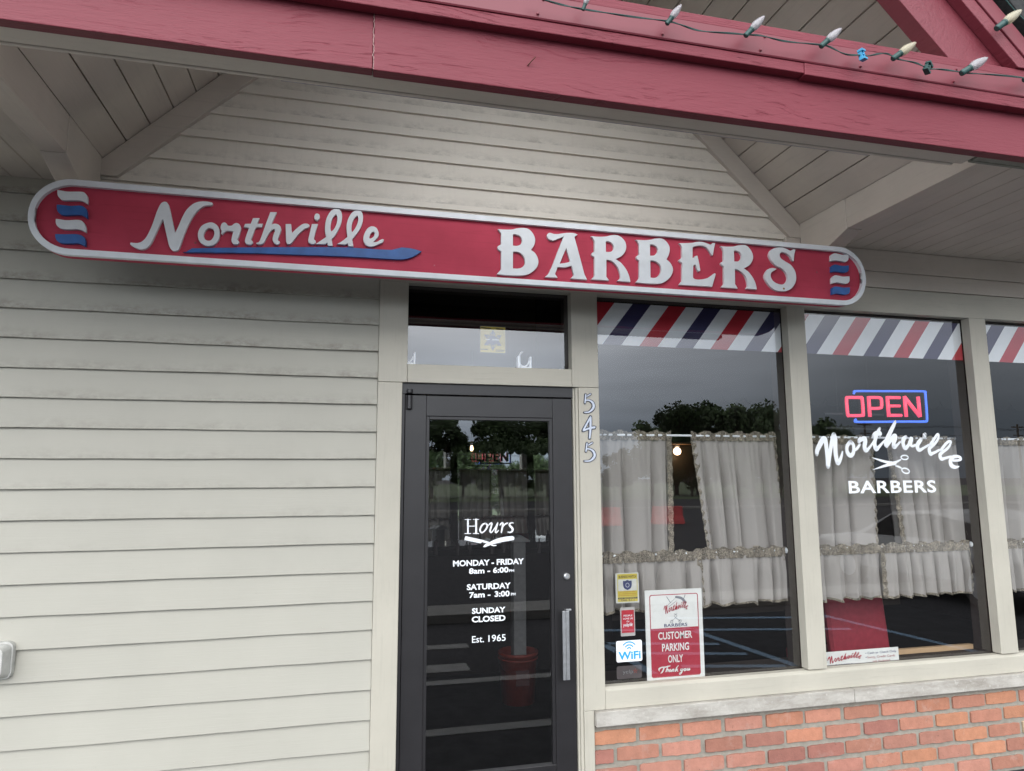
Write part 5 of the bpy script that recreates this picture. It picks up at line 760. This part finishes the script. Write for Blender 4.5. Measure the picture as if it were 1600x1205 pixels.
MB().box(3.19, 3.68, .150, .162, 1.90, 1.915).box(3.19, 3.68, .150, .162, 2.0, 2.012).build('rear_bracket', M_blackgap, on)
MB().tube([(3.3, .156, 2.012), (3.3, .156, 2.72)], .0012, 5).tube([(3.56, .156, 2.012), (3.56, .156, 2.72)], .0012, 5).build('hanging_wire', M_blackgap, on)
# ---------------------------------------------------------------- inside the shop
rc = thing('red_chair', 'red vinyl chair with its back to the second window', 'chair', (3.72, .75, ZG+.01))
q = MB().box(-.255, .255, -.035, .035, 0, .62).mesh(); q.transform(Matrix.Translation((3.715, .60, .22)) @ Matrix.Rotation(radians(-6), 4, 'X')); link('backrest', q, M_vinylred, rc).modifiers.new('b', 'BEVEL').width = .02
MB().box(3.46, 3.97, .66, 1.14, .13, .22).build('seat', M_vinylred, rc, .02)
for dx in (-.22, .22):
    for yy in (.68, 1.10): MB().tube([(3.715+dx, yy, ZG+.011), (3.715+dx, yy, .129)], .014, 10).build('leg', M_alu, rc, smooth=True)
tag(MB().box(3.66, 4.315, .20, .235, .3695, .402).build('wood_batten', M_pale, None, .003, loc=(3.98, .215, .37)), 'pale wooden batten lying on the ledge inside the second window', 'batten')
bk = thing('bucket', 'orange red plastic bucket seen through the door glass', 'bucket', (1.455, 1.964, ZG+.01))
MB().lathe([(0, ZG+.011), (.136, ZG+.011), (.162, .09), (.172, .092), (.172, .118), (.162, .122), (.156, .118), (.132, ZG+.03), (0, ZG+.03)], (1.455, 1.964, 0), 32, cap=False).build('body', M_orange, bk, smooth=True)
MB().lathe([(.1655, .052), (.171, .055), (.171, .064), (.1655, .067)], (1.455, 1.964, 0), 32, cap=False).build('rib', M_orange, bk, smooth=True)
MB().tube([(1.455+.175*cos(radians(a)), 1.964-.12*sin(radians(a)) , .06-.16*sin(radians(a))) for a in range(0, 181, 15)], .003, 6).build('bail_handle', M_blackgap, bk)
link('label_patch', MB().box(1.40, 1.51, 1.805, 1.81, -.16, -.02).mesh(), plain('dark label', (.06, .02, .02), .6), bk)
po = thing('post', 'pale square post with a pyramid cap standing in the orange bucket', 'post', (1.462, 1.964, ZG+.04))
MB().box(1.408, 1.516, 1.91, 2.018, ZG+.04, 1.03).build('shaft', plain('pale grey post', (.20, .20, .20), .6), po, .004)
MB().prism([(1.375, 1.0305), (1.549, 1.0305), (1.549, 1.045), (1.48, 1.085), (1.444, 1.085), (1.375, 1.045)], 1.88, 2.05).build('cap', plain('pale cap', (.26, .26, .26), .5), po, .003)
bk.location += Vector((.045, .186, 0)); bk.scale = (1.03, 1.03, .90); po.location += Vector((.045, .186, 0)); po.scale = (1.03, 1.03, .985)
M_bulbon = emit_mat('warm lamp', (1, .72, .42), 9.0)
pl = thing('pendant_lamp', 'small warm hanging bulb seen through the door glass', 'lamp', (1.145, 2.5, 1.83)); MB().lathe([(0, 1.828), (.010, 1.832), (.015, 1.845), (.012, 1.87), (.008, 1.88), (0, 1.88)], (1.145, 2.5, 0), 14, cap=False).build('bulb', M_bulbon, pl, smooth=True)
MB().lathe([(.009, 1.881), (.012, 1.90), (.010, 1.93)], (1.145, 2.5, 0), 12).build('socket', M_wood, pl); MB().tube([(1.145, 2.5, 1.93), (1.145, 2.5, 2.799)], .004, 6).build('cord', M_blackgap, pl)
X2 = 4.545
ws = thing('wall_lamp', 'round warm globe lamp glowing between the curtains of the first window', 'lamp', (X2, 5.0, 1.93))
MB().lathe([(.055*sin(radians(a)), 1.935-.055*cos(radians(a))) for a in range(2, 179, 11)], (X2, 4.94, 0), 20).build('globe', emit_mat('globe glow', (1, .74, .48), 5.0), ws, smooth=True)
MB().lathe([(.03, 1.991), (.04, 2.0), (.04, 2.03)], (X2, 4.94, 0), 16).build('fitting', M_alu, ws); lp_ = bpy.data.objects.new('globe_light', bpy.data.lights.new('globe_light', 'POINT')); C.objects.link(lp_); lp_.location = (X2, 4.86, 1.90); lp_.data.energy = 2.5; lp_.data.color = (1, .68, .38); lp_.data.shadow_soft_size = .05
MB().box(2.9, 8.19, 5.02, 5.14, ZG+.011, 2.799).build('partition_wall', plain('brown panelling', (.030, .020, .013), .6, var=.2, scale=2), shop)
MB().box(3.9, 5.2, 4.80, 5.019, 2.031, 2.06).build('lamp_shelf', M_wood, shop)
# mirror station opposite the door and its counter
ms_ = thing('mirror_station', 'big wall mirror above a dark counter seen through the door glass', 'mirror', (1.55, 3.35, ZG+.01))
mm = NM('mirror silver'); mm.set(Metallic=1.0, Roughness=.02); mm.bsdf.inputs['Base Color'].default_value = (.62, .64, .64, 1)
q = MB().box(-.92, .92, 0, .012, -.62, .62).mesh(); q.transform(Matrix.Translation((1.60, 3.32, 1.50)) @ Matrix.Rotation(radians(MIR_YAW), 4, 'Z') @ Matrix.Rotation(radians(MIR_TILT), 4, 'X')); link('mirror_glass', q, mm.m, ms_)
MB().box(.55, 2.75, 3.05, 3.62, ZG+.011, .80).build('counter', M_dark, ms_, .005); MB().box(.55, 2.75, 3.56, 3.62, .8005, 2.79).build('back_panel', M_dark, ms_)
rnd = random.Random(4); m = MB()
for k in range(11):
    x = .75+k*.175+rnd.uniform(-.03, .03); r_ = rnd.uniform(.018, .032); h_ = rnd.uniform(.09, .2); m.lathe([(0, .8005), (r_, .8005), (r_, .80+h_*.7), (r_*.4, .80+h_*.8), (r_*.4, .80+h_), (0, .80+h_)], (x, 3.15+rnd.uniform(-.05, .05), 0), 12, cap=False)
m.build('bottles', plain('dark bottles', (.06, .05, .05), .25), ms_)
# scalloped valance that hangs inside the front windows, seen in that mirror
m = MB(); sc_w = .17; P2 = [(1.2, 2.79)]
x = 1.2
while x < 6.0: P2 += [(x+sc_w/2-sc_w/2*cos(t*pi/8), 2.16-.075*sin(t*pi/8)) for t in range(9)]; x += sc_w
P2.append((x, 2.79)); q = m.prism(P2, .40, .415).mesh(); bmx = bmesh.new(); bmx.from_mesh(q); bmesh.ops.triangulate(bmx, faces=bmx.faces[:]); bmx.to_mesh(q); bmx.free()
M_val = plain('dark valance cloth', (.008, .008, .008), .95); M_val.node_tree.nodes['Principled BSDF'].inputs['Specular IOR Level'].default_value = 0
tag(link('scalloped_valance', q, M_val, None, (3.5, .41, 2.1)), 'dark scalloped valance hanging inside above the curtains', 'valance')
# ---------------------------------------------------------------- across the parking lot (seen in the glass)
def leaf_mat(name, a, b):
    m = NM(name); m.set(Roughness=.7); at = m.n('ShaderNodeAttribute', attribute_name='tint'); m.col(m.mix(at.outputs['Fac'], a, b)); return m.m
M_leaf = leaf_mat('foliage', (.016, .030, .010), (.052, .085, .026)); M_bark = plain('bark', (.07, .055, .045), .9, bump=.5)
def tree_mesh(seed, H, W, n=9500):
    r = random.Random(seed); m = MB(); tv = []
    cl = []
    for k in range(46):
        a = r.uniform(0, 2*pi); t = r.random()**.6; h = r.uniform(.22, .97); pr = (1-abs(h-.55)**2*3.2); rr = W/2*max(.15, pr)*t; cl.append((rr*cos(a), rr*sin(a), H*h, r.uniform(.5, 1.1)*W*.16, r.random()))
    for i in range(n):
        c = cl[r.randrange(len(cl))]; d = Vector((r.gauss(0, 1), r.gauss(0, 1), r.gauss(0, .8))).normalized()*c[3]*r.random()**.4; p = Vector((c[0], c[1], c[2]))+d
        u = Vector((r.gauss(0, 1), r.gauss(0, 1), r.gauss(0, 1))).normalized(); v = u.orthogonal().normalized(); s_ = r.uniform(.12, .27)
        m.b.faces.new([m.b.verts.new(p+u*s_), m.b.verts.new(p+v*s_*.7), m.b.verts.new(p-u*s_), m.b.verts.new(p-v*s_*.7)]); tv.append(max(0, min(1, c[4]*.7+r.random()*.4)))
    me = bpy.data.meshes.new('crown'); m.b.to_mesh(me); m.b.free(); ca = me.color_attributes.new('tint', 'FLOAT_COLOR', 'CORNER')
    for f, t in zip(me.polygons, tv):
        for li in f.loop_indices: ca.data[li].color = (t, t, t, 1)
    me.materials.append(M_leaf)
    t = MB().tube([(0, 0, 0), (.06*W*.2, 0, H*.25), (0, .05, H*.5), (.1, 0, H*.8)], [.03*W, .024*W, .016*W, .005*W], 10)
    for k in range(9):
        c = cl[k*4]; h = H*r.uniform(.25, .45); t.tube([(0, 0, h), (c[0]*.5, c[1]*.5, (h+c[2])/2-.1), (c[0], c[1], c[2])], [.012*W, .008*W, .003*W], 6)
    tm = t.mesh('trunk'); tm.materials.append(M_bark); return me, tm
protos = [tree_mesh(1, 9.5, 8.5), tree_mesh(2, 9.0, 7.5), tree_mesh(3, 9.8, 9.5)]
spots = [(-9, -66, 8.2), (-3, -61, 8.6), (3, -60, 8.2), (7.6, -59, 8.0), (11.4, -64, 6.9), (14.5, -60, 7.9), (19.5, -61, 8.6), (30.2, -60, 8.0), (33.4, -61, 9.0), (36.5, -62, 10.0), (40.0, -60, 10.0), (43.0, -62, 9.6), (46.6, -64, 7.9), (50.0, -60, 8.6), (52.5, -60, 7.2), (24.5, -66, 5.0), (28.0, -63, 5.2), (1, -30, 5.4), (5.2, -29, 5.0), (9.3, -31, 5.4), (17.0, -57, 5.0), (12.8, -57, 5.0), (22, -60, 4.6), (48, -57, 5.0), (43, -57, 4.8), (38, -57, 4.6), (33, -57, 4.6)]
spots = [s_ for s_ in spots if s_[1] < -40]
for i, (x, yy, h) in enumerate(spots):
    me, tm = protos[i % 3]; t = thing('broadleaf_tree', 'broad leafy green tree across the parking lot, reflected in the shop glass', 'tree', (x, yy, ZG), 'trees across the parking lot'); s_ = h/9.4*.93; t.scale = (s_, s_, s_); t.rotation_euler = (0, 0, i*1.7)
    for nm, d in (('crown', me), ('trunk', tm)): o = bpy.data.objects.new(nm, d); C.objects.link(o); o.parent = t
for i, (x, yy) in enumerate(((69.4, -75), (96, -75))):
    p = thing('utility_pole', ('nearer' if i == 0 else 'farther') + ' wooden utility pole with crossarms across the parking lot', 'utility pole', (x, yy, ZG), 'utility poles')
    link('pole', MB().tube([(x, yy, ZG), (x, yy, 9.0)], [.19, .13], 10).mesh(), M_bark, p); link('crossarm', MB().box(x-1.1, x+1.1, yy-.08, yy+.08, 8.5, 8.68).box(x-.8, x+.8, yy-.08, yy+.08, 7.3, 7.45).box(x-.9, x+.9, yy-.08, yy+.08, 6.4, 6.55).mesh(), M_bark, p)
pw = thing('power_lines', 'thin sagging wires strung between the utility poles', 'power line', (69, -75, 7))
for z in (8.7, 8.55, 7.4, 6.5): MB().tube([(40+6*k, -75, z-.5*sin(pi*((k*6+10) % 27)/27)) for k in range(16)], .025, 5).build('wire', M_blackgap, pw)
for i, (x0, x1, yy) in enumerate(((9.7, 10.75, -21.9), (12.3, 13.6, -22.1))):
    b = thing('traffic_barrier', ('shorter' if i == 0 else 'wider') + ' red plastic traffic barrier standing on the parking lot', 'barrier', ((x0+x1)/2, yy, ZG), 'red traffic barriers')
    MB().prism([(-.28, 0), (.28, 0), (.25, .14), (.12, .34), (.09, .80), (-.09, .80), (-.12, .34), (-.25, .14)], x0, x1, 'x').mesh
    m = MB(); m.prism([(yy-.28, ZG+.005), (yy+.28, ZG+.005), (yy+.25, ZG+.14), (yy+.12, ZG+.34), (yy+.09, ZG+.72), (yy-.09, ZG+.72), (yy-.12, ZG+.34), (yy-.25, ZG+.14)], x0, x1, 'x'); m.build('body', M_barrier, b, .02)
structure(MB().box(-30, 60, -34, -33.4, ZG, ZG+.14).build('far_kerb', M_conc, bevel=.01))
MB_g = MB().quad((-120, -200, ZG+.006), (120, -200, ZG+.006), (120, -50, ZG+.006), (-120, -50, ZG+.006)); structure(MB_g.build('grass_verge', plain('grass', (.05, .075, .025), .95, var=.4, scale=3)))
# parked white car
car = thing('parked_car', 'silver grey parked sedan facing the shop, reflected in the third window', 'car', (9.9, -5.6, ZG))
M_car = plain('silver car paint', (.20, .205, .21), .25, var=.01); M_cglass = plain('dark car glass', (.02, .022, .025), .08, var=.05)
def car_body():
    prof = [(-2.25, .35), (-2.28, .62), (-2.15, .80), (-1.2, .93), (-.45, 1.32), (.55, 1.40), (1.35, 1.28), (1.75, 1.02), (2.2, .98), (2.28, .70), (2.24, .35)]; m = MB(); rows = []
    for s_, k in ((-.88, .0), (-.80, .05), (-.62, .0), (0, 0), (.62, 0), (.80, .05), (.88, 0)):
        row = []
        for l, z in prof:
            zz = z if abs(s_) < .7 else (min(z, .9) if abs(s_) < .85 else min(z, .72)); row.append(m.b.verts.new((9.9+s_, -5.6-l*-1 if False else -5.6-(-l), ZG+zz)))
        rows.append(row)
    for a, b in zip(rows, rows[1:]):
        for i in range(len(a)-1): m.b.faces.new((a[i], a[i+1], b[i+1], b[i]))
    m.b.faces.new(rows[0]); m.b.faces.new(rows[-1]); m.b.faces.new([r_[0] for r_ in rows]); m.b.faces.new([r_[-1] for r_ in rows]); return m
car_body().build('body', M_car, car, .02, smooth=False)
m = MB(); m.quad((9.32, -5.6+.58-1.0, ZG+1.33), (10.48, -5.6+.58-1.0, ZG+1.33), (10.48, -5.6-1.18, ZG+.965), (9.32, -5.6-1.18, ZG+.965)); m.build('windscreen', M_cglass, car)
for s_ in (-1, 1):
    x = 9.9+s_*.79; MB().prism([(-6.6, ZG+.92), (-5.95, ZG+1.27), (-5.1, ZG+1.33), (-4.4, ZG+1.22), (-4.1, ZG+.95)], x-.01, x+.01, 'x').build('side_window', M_cglass, car)
    for yy in (-6.95, -4.25):
        wh = MB().lathe([(0, 9.9+s_*.80-.09), (.31, 9.9+s_*.80-.09), (.33, 9.9+s_*.80-.05), (.33, 9.9+s_*.80+.05), (.31, 9.9+s_*.80+.09), (0, 9.9+s_*.80+.09)], (0, yy, ZG+.335), 24, 'x', cap=False).build('wheel', M_rubber, car); MB().lathe([(0, 9.9+s_*.80-.1), (.2, 9.9+s_*.80-.1), (.2, 9.9+s_*.80+.1), (0, 9.9+s_*.80+.1)], (0, yy, ZG+.335), 18, 'x', cap=False).build('rim', M_alu, wh)
    MB().box(9.9+s_*.6-.18, 9.9+s_*.6+.18, -3.345, -3.31, ZG+.60, ZG+.74).build('headlight', M_paper, car, .02)
